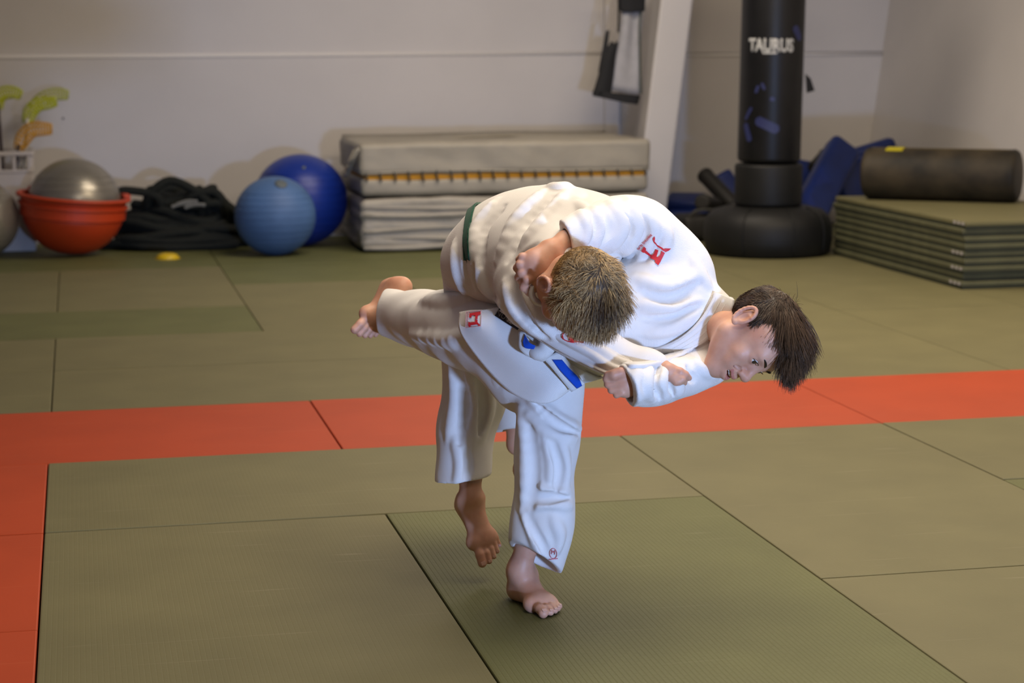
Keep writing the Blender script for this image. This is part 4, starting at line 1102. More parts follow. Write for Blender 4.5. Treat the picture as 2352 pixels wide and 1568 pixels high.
# hair ------------------------------------------------------------------------------------------
def hair_mat(name, c0, c1):
    m = bpy.data.materials.new(name); MATS[name] = m
    nt, b = nodes_of(m); N, L = nt.nodes.new, nt.links.new
    b.inputs['Roughness'].default_value = 0.42; b.inputs['Specular IOR Level'].default_value = 0.4
    at_ = N('ShaderNodeAttribute'); at_.attribute_name = 'tone'
    r = N('ShaderNodeValToRGB'); r.color_ramp.elements[0].color = (*c0, 1); r.color_ramp.elements[1].color = (*c1, 1)
    L(at_.outputs['Fac'], r.inputs['Fac']); L(r.outputs['Color'], b.inputs['Base Color'])
    return m
def soft_noise(P, seed, f):
    r = np.random.default_rng(seed); out = np.zeros_like(P)
    for _ in range(3):
        k = r.normal(size=(3, 3)) * f; ph = r.uniform(0, 6.28, 3)
        out += np.sin(P @ k + ph)
    return out / 2.0
def grow_hair(parent, fr, m, n, where, style, rad=0.0009, seg=7, seed=1, cen=(0, -0.014, 0.034), rr=(0.0725, 0.0935, 0.0805), clump=0.25, jitter=0.10):
    """strands rooted on the scalp; where(x, y, z) -> mask, style(x, y, z, rnd) -> (flow, length, lift, gravity, tone), all as arrays"""
    r = np.random.default_rng(seed); s = fr.s
    cen = np.array(cen); rr = np.array(rr)
    base = V3(world_base(parent)); R = np.array([V3(fr.x), V3(fr.y), V3(fr.z)])
    gl = R @ np.array([0, 0, -1.0])
    Q = r.normal(size=(n * 6, 3)); Q /= np.linalg.norm(Q, axis=1)[:, None]
    P0 = cen + rr * Q
    ok = np.nonzero(where(P0[:, 0], P0[:, 1], P0[:, 2]))[0][:n]
    Q, P0 = Q[ok], P0[ok]; n = len(P0)
    nr = Q / rr; nr /= np.linalg.norm(nr, axis=1)[:, None]
    rnd = r.uniform(size=(n, 3))
    flow, L_, lift, grav, tone = style(P0[:, 0], P0[:, 1], P0[:, 2], rnd)
    flow = flow + clump * soft_noise(P0, seed + 1, 60.0) + jitter * r.normal(size=(n, 3))
    flow -= nr * (flow * nr).sum(1)[:, None]; flow /= np.linalg.norm(flow, axis=1)[:, None] + 1e-9
    d = flow * (1 - lift)[:, None] + nr * lift[:, None] + r.normal(size=(n, 3)) * 0.05; d /= np.linalg.norm(d, axis=1)[:, None]
    X = P0.copy(); pts = [P0 - nr * 0.002]; st = (L_ / seg)[:, None]
    curl = 0.16 * soft_noise(P0, seed + 2, 90.0) + 0.06 * r.normal(size=(n, 3))
    for i in range(seg):
        d = d + gl * (grav * (i + 1) / seg * 0.35)[:, None] + curl * 0.35
        d /= np.linalg.norm(d, axis=1)[:, None]; X = X + d * st
        l = np.linalg.norm((X - cen) / (rr * 1.012), axis=1)
        X = np.where((l < 1)[:, None], cen + (X - cen) / l[:, None], X)
        pts.append(X.copy())
    P = np.stack(pts, 1)
    tn = np.gradient(P, axis=1); tn /= np.linalg.norm(tn, axis=2)[..., None] + 1e-9
    a = np.cross(tn, np.array((0.31, 0.55, 0.77))); a /= np.linalg.norm(a, axis=2)[..., None] + 1e-9
    b = np.cross(tn, a)
    w = rad * r.uniform(0.7, 1.3, (n, 1)) * np.linspace(1.0, 0.12, seg + 1)[None] ** 0.7
    ring = [P + w[..., None] * (math.cos(q) * a + math.sin(q) * b) for q in (0, 2.094, 4.189)]
    V = np.stack(ring, 2).reshape(-1, 3) * s
    T = np.repeat(np.clip(tone, 0, 1), 3 * (seg + 1))
    V = V @ R + V3(fr.o) - base
    q = np.array([(3 * i + j, 3 * i + (j + 1) % 3, 3 * i + 3 + (j + 1) % 3, 3 * i + 3 + j) for i in range(seg) for j in range(3)])
    F = (q[None] + (np.arange(n) * 3 * (seg + 1))[:, None, None]).reshape(-1, 4)
    me = fast_me('hair', V, F)
    at_ = me.attributes.new('tone', 'FLOAT', 'POINT')
    if len(me.vertices) == len(T): at_.data.foreach_set('value', T.astype(np.float32))
    return link('hair', me, m, parent)
M_hairb = hair_mat('hair_brown', (0.020, 0.0105, 0.0055), (0.125, 0.066, 0.030))
M_hairy = hair_mat('hair_blond', (0.065, 0.034, 0.013), (0.70, 0.46, 0.20))

def field_bvh(field, h=0.007):
    V, F = skin_of(field, h, 1)
    return BVHTree.FromPolygons([Vector(v) for v in V], [tuple(int(i) for i in q) for q in F])
def folds(field, ridges=(), valleys=(), k=0.016):
    """cloth folds drawn in the photograph: found on the garment's own skin, raised or pressed in there"""
    bv = field_bvh(field)
    def place(pts, off):
        out = []
        for q in catmull(np.array(pts, float), 9):
            d = ray(q[0], q[1]).normalized(); hh = bv.ray_cast(CAM, d)
            if hh[0] is not None: out.append(hh[0] + d * off)
        return out
    for pts, r in ridges:
        P = place(pts, r * 0.35)
        if len(P) > 2: field.chain(P, [r * (0.35 + 0.65 * math.sin(PI * (i + .5) / len(P))) for i in range(len(P))], k)
    for pts, r in valleys:
        P = place(pts, -r * 0.45)
        if len(P) > 2: field.chain(P, [r * (0.35 + 0.65 * math.sin(PI * (i + .5) / len(P))) for i in range(len(P))], k * 0.7, sub=True)

def to_px(V):
    """world points to photograph pixels"""
    P = np.asarray(V, float) - V3(CAM); f_ = V3(FWD); x, y = P @ V3(IR), P @ V3(IU); d = P @ f_
    return np.stack([1176 + F_PX * x / d, 784 - F_PX * y / d], 1)
M_lips = skin_mat('skin_lips', (0.56, 0.215, 0.170), (0.50, 0.180, 0.140))
def tint_lips(o, fr):
    """the lips are a deeper pink than the face"""
    me = o.data; me.materials.append(M_lips); base = world_base(o)
    n = len(me.polygons); c = np.empty(n * 3, np.float32); me.polygons.foreach_get('center', c); c = c.reshape(-1, 3).astype(float) + V3(base) - V3(fr.o)
    L = np.stack([c @ V3(fr.x), c @ V3(fr.y), c @ V3(fr.z)], 1) / fr.s
    zc = -0.0640 + 0.0150 * (np.abs(L[:, 0]) / 0.031) ** 2
    m_ = (np.abs(L[:, 0]) < 0.029) & (L[:, 1] > 0.070) & (np.abs(L[:, 2] - zc) < 0.0118 * (1 - (np.abs(L[:, 0]) / 0.034) ** 2))
    me.polygons.foreach_set('material_index', m_.astype(np.int32))
# ------------------------------------------------------------------ the thrower: white suit, blue-striped belt, dark brown hair
foot_l = onz(1222, 1392)
pB = empty('person', (foot_l.x, foot_l.y, 0.0), 'smiling dark-haired person in a white judo suit, balanced on one leg, throwing the other', 'person')
# --- body
hB = Frame(at(1727.6, 768, 4.86), idir(.0655, -.922, .3817), idir(.9585, .1645, .2328), 987 * 4.86 / F_PX)
fB = Field()
neckB = at(1622, 740, 4.97)
add_head(fB, hB, neckB, 0.041)
hipB, waistB, chestB, topB = at(1208, 838, 5.05), at(1262, 768, 5.02), at(1410, 728, 5.0), at(1545, 700, 5.0)
fB.chain([hipB, waistB, chestB, topB, neckB], [0.085, 0.075, 0.08, 0.085, 0.05], 0.03)
shR, elR, wrR = at(1575, 632, 5.02), at(1452, 515, 4.99), at(1297, 552, 4.765)
fB.chain([topB, shR, elR], [0.06, 0.05, 0.034], 0.02); fB.chain([elR, at(1375, 530, 4.88), wrR], [0.034, 0.031, 0.0205], 0.02)
shL, elL, wrL = at(1578, 765, 4.98), at(1628, 840, 4.96), at(1470, 880, 4.735)
fB.chain([topB, shL, elL], [0.06, 0.045, 0.032], 0.02); fB.chain([elL, at(1550, 868, 4.85), wrL], [0.032, 0.030, 0.0235], 0.02)
# right hand, knuckles up, closed on the collar
D1 = 4.70
fB.limb(wrR, at(1262, 580, D1 + .02), 0.0205, 0.0255, 0.015, (IU, 1.05))
fB.limb(at(1262, 582, D1 + .02), at(1235, 606, D1), 0.0255, 0.029, 0.02, (idir(.5, -.8, 0), 1.12))
fB.ell(at(1226, 612, D1), (0.040, 0.036, 0.022), (idir(-.35, -.94, .0), idir(-.94, .35, 0), IT), 0.02)
kn = [((1211, 641), (1203, 659), (1217, 674)), ((1198, 626), (1192, 636), (1200, 650)), ((1194, 607), (1188, 615), (1196, 630)), ((1199, 590), (1193, 596), (1200, 610))]
for i, (a, b, c) in enumerate(kn):
    rr_ = (0.0102, 0.0102, 0.0097, 0.0088)[i]
    dd = ((-.010, .004, .028), (-.008, .020, .045), (-.008, .022, .045), (-.006, .022, .042))[i]
    fB.chain([at(1236, 612 + (12 - 9 * i), D1 - .004), at(*a, D1 + dd[0]), at(*b, D1 + dd[1]), at(*c, D1 + dd[2])], [0.0125, rr_, rr_ * 0.98, rr_ * 0.85], 0.0045)
    fB.ball(at(a[0] + 1, a[1], D1 + dd[0] - .004), rr_ * 0.85, 0.008)
fB.chain([at(1240, 625, D1), at(1236, 648, D1 + .004), at(1228, 664, D1 + .018)], [0.014, 0.0115, 0.009], 0.008)
# left hand, thumb uppermost, pinching the other's sleeve
D2 = 4.70
fB.limb(wrL, at(1442, 880, D2 + .01), 0.0235, 0.025, 0.015, (IU, 1.15))
fB.ell(at(1432, 882, D2), (0.030, 0.029, 0.021), (IR, IU, IT), 0.02)
for i, (m1, p1, t1) in enumerate((((1424, 868), (1393, 870), (1404, 862)), ((1424, 881), (1396, 883), (1410, 878)), ((1426, 893), (1404, 896), (1418, 890)), ((1430, 902), (1416, 907), (1428, 900)))):
    r_ = (0.0088, 0.0088, 0.0084, 0.0076)[i]
    fB.chain([at(*m1, D2 - .012), at(*p1, D2 - .008), at(p1[0] + 4, p1[1] - 1, D2 + .014), at(*t1, D2 + .026)], [r_ * 1.05, r_, r_ * 0.95, r_ * 0.85], 0.0025)
fB.chain([at(1447, 862, D2 - .004), at(1424, 856, D2 - .018), at(1410, 860, D2 - .020), at(1396, 860, D2 - .014)], [0.015, 0.0115, 0.0108, 0.0085], 0.008)
# legs
hLB, knLB, anLB = at(1248, 860, 5.03), at(1262, 1085, 5.0), at(1194, 1305, 5.045)
fB.chain([hipB, hLB, knLB, anLB], [0.08, 0.06, 0.044, 0.026], 0.03)
hRB, knRB, anRB = at(1168, 785, 5.1), at(1010, 752, 5.38), at(905, 700, 5.64)
fB.chain([hipB, hRB, knRB, anRB], [0.08, 0.06, 0.044, 0.027], 0.03)
# planted left foot
heel = onz(1178, 1368); toe = onz(1268, 1412)
dirf = (toe - heel); dirf.z = 0
frL = Frame((heel.x, heel.y, 0.001), dirf, (0, 0, 1), 1.03)
add_foot(fB, frL, 1, anLB)
# swept right foot: toes hanging down
frR = Frame(at(898, 648, 5.72), at(826, 782, 5.60) - at(898, 648, 5.72), idir(.55, .10, .80), 1.0)
add_foot(fB, frR, 1, anRB, curl=0.006)
def bx(c, r): c = V3(c); return (c - r, c + r, 0.0021)
bodyB = field_obj('body', fB, 0.0042, M_skin, pB, it=2, fine=[(V3(hB.o) - 0.15, V3(hB.o) + 0.15, 0.0016), bx(at(1235, 615, D1), 0.088), bx(at(1420, 882, D2), 0.07), bx(frL(0, .12, .03), 0.13), bx(frR(0, .12, .03), 0.13)])
tag(bodyB, 'bare face, hands and feet'); tint_lips(bodyB, hB)
add_face_bits(pB, hB)
add_toenails(pB, frL, 1)

# --- trousers
tB = Field()
tB.chain([at(1210, 815, 5.05), at(1215, 850, 5.05)], [0.105, 0.105], 0.03)
legL = [at(1262, 880, 5.02), at(1258, 1000, 4.99), at(1248, 1085, 4.99), at(1252, 1150, 5.0), at(1243, 1220, 5.01), at(1222, 1330, 5.03)]
tB.chain([at(1225, 850, 5.05)] + legL, [0.10, 0.077, 0.069, 0.062, 0.064, 0.066, 0.062], 0.03, n=20)
legR = [at(1150, 780, 5.12), at(1060, 755, 5.27), at(975, 736, 5.45), at(905, 722, 5.58), at(860, 714, 5.68)]
tB.chain([at(1200, 815, 5.06)] + legR, [0.105, 0.10, 0.092, 0.072, 0.058, 0.054], 0.03, n=20)
# folds: knee creases, long drags from hip to hem
folds(tB, [([(1215, 905), (1270, 960), (1328, 985)], 0.013), ([(1205, 945), (1255, 992), (1318, 1008)], 0.012), ([(1215, 1170), (1262, 1152), (1305, 1160)], 0.012), ([(1225, 1105), (1262, 1132), (1303, 1126)], 0.010),
           ([(1200, 1175), (1232, 1235), (1258, 1300)], 0.013), ([(1198, 940), (1208, 1050), (1200, 1170)], 0.014), ([(1285, 1010), (1300, 1070), (1295, 1120)], 0.010), ([(1270, 1190), (1285, 1230), (1280, 1270)], 0.009), ([(1250, 1010), (1265, 1060), (1262, 1110)], 0.010),
           ([(1110, 680), (1040, 692), (975, 690)], 0.020), ([(1090, 765), (1030, 780), (950, 770)], 0.018)],
      [([(1230, 925), (1285, 975), (1330, 995)], 0.010), ([(1215, 1142), (1262, 1143), (1304, 1143)], 0.010), ([(1212, 1190), (1246, 1255), (1268, 1305)], 0.010), ([(1215, 980), (1226, 1080), (1218, 1165)], 0.010), ([(1270, 1020), (1284, 1070), (1280, 1120)], 0.008)])
tB.post.append(crumple(0.0028, 7.5, 5))
# hems
tB.cutplane(at(1232, 1283, 5.02), idir(-0.50, -0.82, 0.25), R=0.16)
tB.cutplane(at(884, 718, 5.60), idir(-.95, .06, -.25), R=0.16)
tB.limb(at(1248, 1180, 5.01), at(1215, 1345, 5.035), 0.056, 0.057, 0.004, sub=True)
tB.limb(at(930, 727, 5.54), at(850, 711, 5.70), 0.052, 0.048, 0.004, sub=True)
trB = field_obj('trousers', tB, 0.0036, M_trs, pB, it=2)
tag(trB, 'white cotton judo trousers with a small red badge on the hem')

# --- jacket
jB = Field()
LAT = idir(-0.15, 0.97, 0.15)
jB.chain([at(1262, 775, 5.01), at(1330, 748, 4.995), at(1420, 725, 4.99), at(1500, 704, 4.99), at(1556, 696, 4.99)], [0.098, 0.100, 0.102, 0.100, 0.086], 0.04, (LAT, 1.12), n=12)
jB.chain([at(1215, 835, 5.045), at(1262, 770, 5.02)], [0.112, 0.098], 0.03)
jB.chain([at(1560, 696, 4.99), at(1612, 712, 4.975), at(1642, 724, 4.965)], [0.080, 0.060, 0.052], 0.03)
# right sleeve over the other's neck
jB.chain([at(1540, 668, 5.0), at(1566, 632, 5.01), at(1530, 576, 5.0), at(1485, 530, 4.99), at(1440, 514, 4.96), at(1385, 523, 4.88), at(1335, 534, 4.815), at(1280, 556, 4.745)], [0.078, 0.069, 0.064, 0.061, 0.063, 0.054, 0.040, 0.027], 0.030, n=22)
# left sleeve below
jB.chain([at(1555, 745, 4.98), at(1585, 790, 4.97), at(1628, 838, 4.95)], [0.07, 0.056, 0.046], 0.03)
jB.chain([at(1628, 838, 4.95), at(1560, 868, 4.85), at(1500, 880, 4.78), at(1415, 889, 4.675)], [0.044, 0.042, 0.044, 0.045], 0.025, n=12)
folds(jB, [([(1400, 465), (1428, 520), (1400, 575)], 0.014), ([(1440, 455), (1462, 520), (1432, 585)], 0.015), ([(1480, 478), (1500, 535), (1468, 595)], 0.014), ([(1365, 478), (1382, 525), (1362, 565)], 0.012), ([(1335, 490), (1350, 530), (1338, 565)], 0.009), ([(1520, 515), (1530, 560), (1500, 610)], 0.012),
           ([(1460, 640), (1540, 662), (1605, 625)], 0.016), ([(1465, 700), (1540, 708), (1605, 690)], 0.015), ([(1490, 765), (1555, 748), (1605, 712)], 0.012), ([(1590, 590), (1605, 630), (1625, 660)], 0.010),
           ([(1528, 840), (1515, 880), (1530, 910)], 0.013), ([(1495, 845), (1482, 885), (1500, 918)], 0.012), ([(1562, 850), (1550, 880), (1560, 900)], 0.013), ([(1595, 825), (1610, 850), (1645, 862)], 0.011), ([(1465, 850), (1455, 890), (1470, 918)], 0.008)],
      [([(1416, 470), (1446, 525), (1416, 578)], 0.011), ([(1458, 472), (1480, 530), (1450, 590)], 0.011), ([(1384, 480), (1402, 528), (1380, 566)], 0.010),
       ([(1465, 668), (1540, 685), (1608, 650)], 0.012), ([(1470, 735), (1540, 728), (1600, 705)], 0.009), ([(1512, 842), (1500, 882), (1516, 914)], 0.008), ([(1546, 845), (1534, 880), (1546, 906)], 0.008), ([(1580, 840), (1585, 860), (1600, 872)], 0.007)])
jB.post.append(crumple(0.0026, 8.0, 9))
jB.cutplane(at(1303, 547, 4.77), idir(-.93, -.32, .18), R=0.08)
jB.cutplane(at(1440, 887, 4.705), idir(-0.92, -0.30, 0.25), R=0.09)
jB.limb(at(1345, 532, 4.83), at(1270, 560, 4.73), 0.034, 0.0215, 0.003, sub=True)
jB.limb(at(1500, 879, 4.78), at(1405, 890, 4.665), 0.036, 0.040, 0.003, sub=True)
jkB = field_obj('jacket', jB, 0.0034, M_gi, pB, it=2)
tag(jkB, 'white woven judo jacket with red sleeve print')
bvB = bvh_of(jkB)
# lapel band crossing the chest and round the neck
UP_ = [(1668, 688), (1650, 672), (1628, 690), (1600, 735), (1560, 772), (1505, 800), (1440, 812), (1398, 803)]
def lapel(name, top, bot, parent, bv, lift=0.006, drop=0.03, nu=44, nv=9, th=0.007, m=M_lapel):
    A_, B_ = catmull(np.array(top, float), nu), catmull(np.array(bot, float), nu)
    G = np.zeros((nu, nv, 3)); base = world_base(parent)
    Dm = np.zeros((nu, nv))
    for i in range(nu):
        lastD = None
        for j in range(nv):
            t = j / (nv - 1); x, y = A_[i] * (1 - t) + B_[i] * t
            d = ray(x, y); hh = bv.ray_cast(CAM, d.normalized())
            Dd = (hh[0] - CAM).dot(FWD) if hh[0] is not None else None
            if lastD is None: lastD = Dd if Dd is not None else 4.92
            if Dd is None or Dd > lastD + 0.012: Dd = lastD + 0.004
            lastD = Dd; Dm[i, j] = Dd - lift
    for _ in range(3): Dm[1:-1] = (Dm[:-2] + 2 * Dm[1:-1] + Dm[2:]) / 4
    for i in range(nu):
        for j in range(nv):
            t = j / (nv - 1); x, y = A_[i] * (1 - t) + B_[i] * t
            G[i, j] = tuple(at(x, y, Dm[i, j] - 0.004 * math.sin(PI * t)) - base)
    return link(name, sheet_me(name, G, th), m, parent, smooth=True), G
lp, lpG = lapel('lapel', [(1640, 672), (1634, 690), (1606, 736), (1562, 775), (1505, 802), (1440, 813), (1382, 798)], [(1684, 690), (1678, 714), (1648, 756), (1604, 794), (1520, 834), (1452, 843), (1398, 826)], jkB, bvB, lift=0.009, th=0.010)
for j in (1, 3, 5, 7):
    link('stitch_line', tube_me('stitch_line', [Vector(lpG[i, j]) - ray(1500, 780).normalized() * 0.0057 for i in range(44)], 0.0007, 4), M_lapel, jkB)
# far side of the collar round the back of the neck
def wj(*p): return at(*p) - world_base(jkB)
link('collar', sheet_me('collar', patch_grid([[wj(1625, 690, 5.03), wj(1668, 684, 5.05)], [wj(1638, 676, 4.99), wj(1680, 686, 5.0)], [wj(1640, 680, 4.94), wj(1684, 692, 4.95)], [wj(1632, 696, 4.90), wj(1678, 716, 4.91)]], 20, 7), 0.008), M_lapel, jkB, smooth=True)
link('inner_lapel', sheet_me('inner_lapel', patch_grid([[at(1640, 745, 4.97) - world_base(jkB), at(1618, 770, 4.985) - world_base(jkB)], [at(1610, 775, 4.955) - world_base(jkB), at(1596, 800, 4.965) - world_base(jkB)], [at(1560, 795, 4.93) - world_base(jkB), at(1556, 818, 4.94) - world_base(jkB)]], 16, 5), 0.007), M_lapel, jkB, smooth=True)
# skirt of the jacket below the belt: corner flying out over the swept thigh
cols = [((1146, 706, 4.965), (1100, 712, 4.985), (1057, 717, 5.02)), ((1162, 728, 4.945), (1110, 742, 4.955), (1060, 768, 5.00)), ((1195, 756, 4.92), (1155, 800, 4.93), (1118, 850, 4.975)), ((1240, 792, 4.905), (1210, 848, 4.905), (1180, 902, 4.945)),
        ((1288, 818, 4.905), (1268, 870, 4.89), (1250, 924, 4.91)), ((1322, 828, 4.92), (1315, 862, 4.905), (1308, 897, 4.91)), ((1345, 828, 4.96), (1344, 850, 4.945), (1344, 872, 4.94)), ((1352, 815, 5.03), (1352, 845, 5.03), (1350, 872, 5.03))]
bj = world_base(jkB)
Gs = patch_grid([[at(*p) - bj for p in c] for c in cols], 64, 26)
# shallow drape folds across the skirt, normal to the cloth
du, dv = np.gradient(Gs, axis=0), np.gradient(Gs, axis=1); NN = np.cross(du, dv); NN /= np.linalg.norm(NN, axis=2)[..., None]
uu, vv = np.meshgrid(np.linspace(0, 1, 64), np.linspace(0, 1, 26), indexing='ij')
Gs = Gs + NN * (0.005 * np.sin(13 * uu + 3.0 * vv + 0.8) * vv + 0.004 * np.sin(7 * vv + 9 * uu) * np.clip(vv, 0, 1))[..., None]
sk = link('jacket_skirt', sheet_me('jacket_skirt', Gs, 0.006), M_gi, jkB, smooth=True)
# hem seam of the skirt
link('hem_seam', tube_me('hem_seam', [Gs[i, 24] for i in range(0, 64)], 0.0016, 5), M_lapel, jkB, smooth=True)
back = [[(1150, 720, 5.12), (1120, 760, 5.17), (1100, 800, 5.2)], [(1210, 745, 5.15), (1200, 800, 5.18), (1190, 860, 5.19)], [(1290, 770, 5.13), (1290, 830, 5.15), (1290, 880, 5.16)], [(1352, 812, 5.04), (1356, 845, 5.05), (1354, 875, 5.05)]]
link('jacket_skirt_back', sheet_me('jacket_skirt_back', patch_grid([[at(*p) - bj for p in c] for c in back], 24, 12), 0.006), M_gi, jkB, smooth=True)
bvSk = bvh_of(sk) if False else BVHTree.FromPolygons([v.co + bj for v in sk.data.vertices], [tuple(p.vertices) for p in sk.data.polygons])
# corner label with its red mark
lay_print('label_patch', [[(1073, 718), (1105, 716), (1107, 750), (1073, 753)]], bvSk, M_lapel, jkB, 0.004)
lay_print('label_mark', [[(1081, 722), (1105, 719), (1105, 724), (1099, 728), (1099, 734), (1094, 734), (1094, 726), (1086, 727), (1085, 731), (1081, 731)],
                        [(1079, 740), (1084, 741), (1094, 740), (1094, 735), (1099, 736), (1099, 741), (1104, 745), (1104, 750), (1099, 745), (1084, 747), (1083, 751), (1079, 748)]], bvSk, M_gired, jkB, 0.0065, cell=3)
lay_print('label_frame', [[(1073.0, 719), (1074.2, 719), (1074.2, 752), (1073.0, 752)], [(1073, 751.4), (1107, 748.6), (1107, 749.8), (1073, 752.6)], [(1106, 717), (1107.2, 717), (1107.2, 750), (1106, 750)], [(1073, 718), (1107, 716), (1107, 717.2), (1073, 719.2)]], bvSk, mat('label_pink', (0.72, 0.42, 0.42), rough=0.7), jkB, 0.0066, cell=3)
lay_print('label_lettering', text_polys('FIGHTING FILMS', 6.0, 1077.2, 735, PI / 2, 0.75, 0.8), bvSk, MATS['label_pink'], jkB, 0.0066, cell=3)
# red print on the sleeve: two letter shapes and a line of lettering
def crop2(p, x0=1420, y0=520, k=7.84): return [(x0 + a / k, y0 + b / k) for a, b in p]
lay_print('sleeve_emblem', [crop2(q) for q in (
    [(470, 362), (505, 395), (498, 425), (612, 525), (650, 492), (672, 412), (728, 432), (700, 512), (690, 545), (712, 555), (752, 520), (782, 440), (835, 475), (760, 625), (718, 702), (660, 652), (668, 620), (628, 598), (580, 572), (592, 545), (470, 462), (455, 468), (420, 440)],
    [(655, 178), (660, 215), (650, 262), (690, 320), (760, 362), (800, 385), (815, 405), (850, 395), (940, 395), (900, 432), (850, 460), (800, 432), (780, 408), (735, 380), (690, 340), (640, 290), (620, 240), (625, 205)])], bvB, M_gired, jkB, 0.002, cell=4)
lay_print('sleeve_lettering', text_polys('FIGHTING FILMS', 7.4, 1481, 555.5, 2.31, 0.86, 1.0), bvB, M_gired, jkB, 0.002, cell=3)
# trouser badge near the hem
bvT = bvh_of(trB)
ring = lambda cx, cy, a, b, w, n=20: [[(cx + a * math.cos(t0), cy + b * math.sin(t0)), (cx + a * math.cos(t1), cy + b * math.sin(t1)), (cx + (a - w) * math.cos(t1), cy + (b - w) * math.sin(t1)), (cx + (a - w) * math.cos(t0), cy + (b - w) * math.sin(t0))] for t0, t1 in zip(np.linspace(0, 2 * PI, n + 1)[:-1], np.linspace(0, 2 * PI, n + 1)[1:])]
lay_print('hem_badge', ring(1271, 1270, 8.5, 12, 1.1) + text_polys('M', 15, 1271, 1268, 0.12, 0.85, 0.9) + [[(1261, 1283), (1280, 1281), (1280, 1282.6), (1261, 1284.6)]], bvT, mat('badge_pink', (0.62, 0.17, 0.20), rough=0.7), trB, 0.002, cell=3)

# --- belt: white with a blue stripe, knotted, one end hanging
axB = (waistB - hipB).normalized()
bt = girdle('belt', jkB, at(1238, 792, 5.03), idir(.52, .80, .12), 0.020, 0.006, M_beltw, pB)
tag(bt, 'white belt with a blue stripe and black maker label')
gb_ = world_base(bt)
def band_px(name, rows, m, th=0.006, parent=bt, n=16):
    return link(name, sheet_me(name, patch_grid([[at(*p) - gb_ for p in r] for r in rows], n, 6), th), m, parent, smooth=True)
band_px('belt_wrap', [[(1140, 722, 4.955), (1156, 702, 4.955)], [(1170, 742, 4.925), (1190, 722, 4.925)], [(1205, 768, 4.90), (1225, 748, 4.90)], [(1235, 792, 4.885), (1258, 772, 4.885)], [(1290, 826, 4.89), (1300, 800, 4.89)], [(1335, 842, 4.93), (1342, 815, 4.93)]], M_beltw)
band_px('maker_label', [[(1137, 725, 4.948), (1148, 706, 4.948)], [(1160, 740, 4.930), (1180, 722, 4.930)], [(1188, 757, 4.907), (1208, 742, 4.907)]], M_black, 0.004)
lbl = text_me('label_lettering', 'NUORI', 0.020)
o = link('label_lettering', lbl, mat('thread_grey', (0.22, 0.21, 0.20), rough=0.7), bt, at(1163, 731, 4.922) - gb_)
o.rotation_euler = Matrix((idir(.80, -.56, .30), idir(.50, .82, .0), idir(-.25, .1, .95))).transposed().to_euler()
# knot
kf = Field()
kf.chain([at(1218, 800, 4.875), at(1238, 812, 4.858), at(1268, 800, 4.862)], [0.010, 0.014, 0.009], 0.010, n=8)
kf.chain([at(1245, 780, 4.872), at(1252, 800, 4.855), at(1246, 822, 4.868)], [0.009, 0.012, 0.009], 0.008, n=8)
field_obj('belt_knot_tmp', kf, 0.003, M_beltw, None)
kn_o = bpy.data.objects['belt_knot_tmp']; kn_o.name = 'belt_knot'; kn_o.parent = bt
kn_o.data.transform(Matrix.Translation(-gb_))
band_px('belt_loop', [[(1194, 762, 4.885), (1206, 762, 4.885)], [(1192, 795, 4.868), (1215, 785, 4.862)], [(1205, 812, 4.862), (1232, 800, 4.855)], [(1225, 822, 4.872), (1245, 810, 4.868)]], M_beltw, 0.007)
band_px('belt_loop_stripe', [[(1201, 785, 4.858), (1206, 768, 4.872)], [(1205, 798, 4.854), (1216, 786, 4.850)], [(1226, 802, 4.849), (1230, 794, 4.848)]], M_beltb, 0.003)
band_px('belt_fold_stripe', [[(1234, 796, 4.868), (1240, 784, 4.872)], [(1243, 801, 4.852), (1252, 792, 4.862)]], M_beltb, 0.004)
band_px('belt_tail', [[(1246, 822, 4.872), (1285, 806, 4.872)], [(1270, 848, 4.868), (1308, 832, 4.868)], [(1296, 880, 4.878), (1330, 862, 4.878)], [(1312, 899, 4.888), (1342, 882, 4.888)]], M_beltw, 0.007)
band_px('belt_tail_stripe', [[(1268, 826, 4.8655), (1291, 826, 4.8655)], [(1286, 850, 4.862), (1308, 846, 4.862)], [(1308, 874, 4.870), (1328, 866, 4.870)], [(1325, 892, 4.881), (1337, 885, 4.881)]], M_beltb, 0.003)
# hair of the thrower: cropped sides, long fringe falling with gravity
def whereB(x, y, z):
    ax = np.abs(x)
    bad = (y > 0.036) & (z < 0.086 - 0.25 * ax)
    bad |= (ax > 0.040) & (y > 0.006) & (z < 0.052)
    bad |= (z < 0.000) & (y > -0.034)
    bad |= (z < 0.016) & (ax > 0.055) & (y > -0.036) & (y < 0.014)
    return ~bad & (z > -0.034)
def styleB(x, y, z, u):
    top = np.clip((z - 0.050) / 0.045, 0, 1); back = y < -0.045
    fx = 0.10 * np.sign(x) * (1 - top); fy = np.where(top > .3, 0.95, 0.55); fz = -0.55 * (1 - top)
    flow = np.stack([np.where(back, 0, fx), np.where(back, 0.5 * top, fy), np.where(back, -0.8 + 0.7 * top, fz)], 1)
    L_ = np.where(back, 0.014 + 0.030 * top, 0.018 + (0.062 + 0.036 * u[:, 0]) * top)
    lift = np.where(back, 0.07, 0.09 + 0.10 * top * u[:, 1])
    return flow, L_, lift, 1.0 * top, u[:, 2] ** 1.4 * 0.8 + 0.2 * top
hairB = grow_hair(pB, hB, M_hairb, 15000, whereB, styleB, 0.00085, 7, 3, clump=0.42, jitter=0.09)
tag(hairB, 'short dark brown hair with a long fringe hanging down', kind='stuff')
capB = Field()
capB.ell(hB(0, -0.016, 0.036), [q * hB.s for q in (0.0722, 0.0925, 0.0805)], hB.axes(), 0.004)
capB.ell(hB(0, 0.088, 0.000), [q * hB.s for q in (0.085, 0.066, 0.088)], hB.axes(), 0.006, True)
capB.ell(hB(0, 0.010, -0.090), [q * hB.s for q in (0.11, 0.078, 0.092)], hB.axes(), 0.006, True)
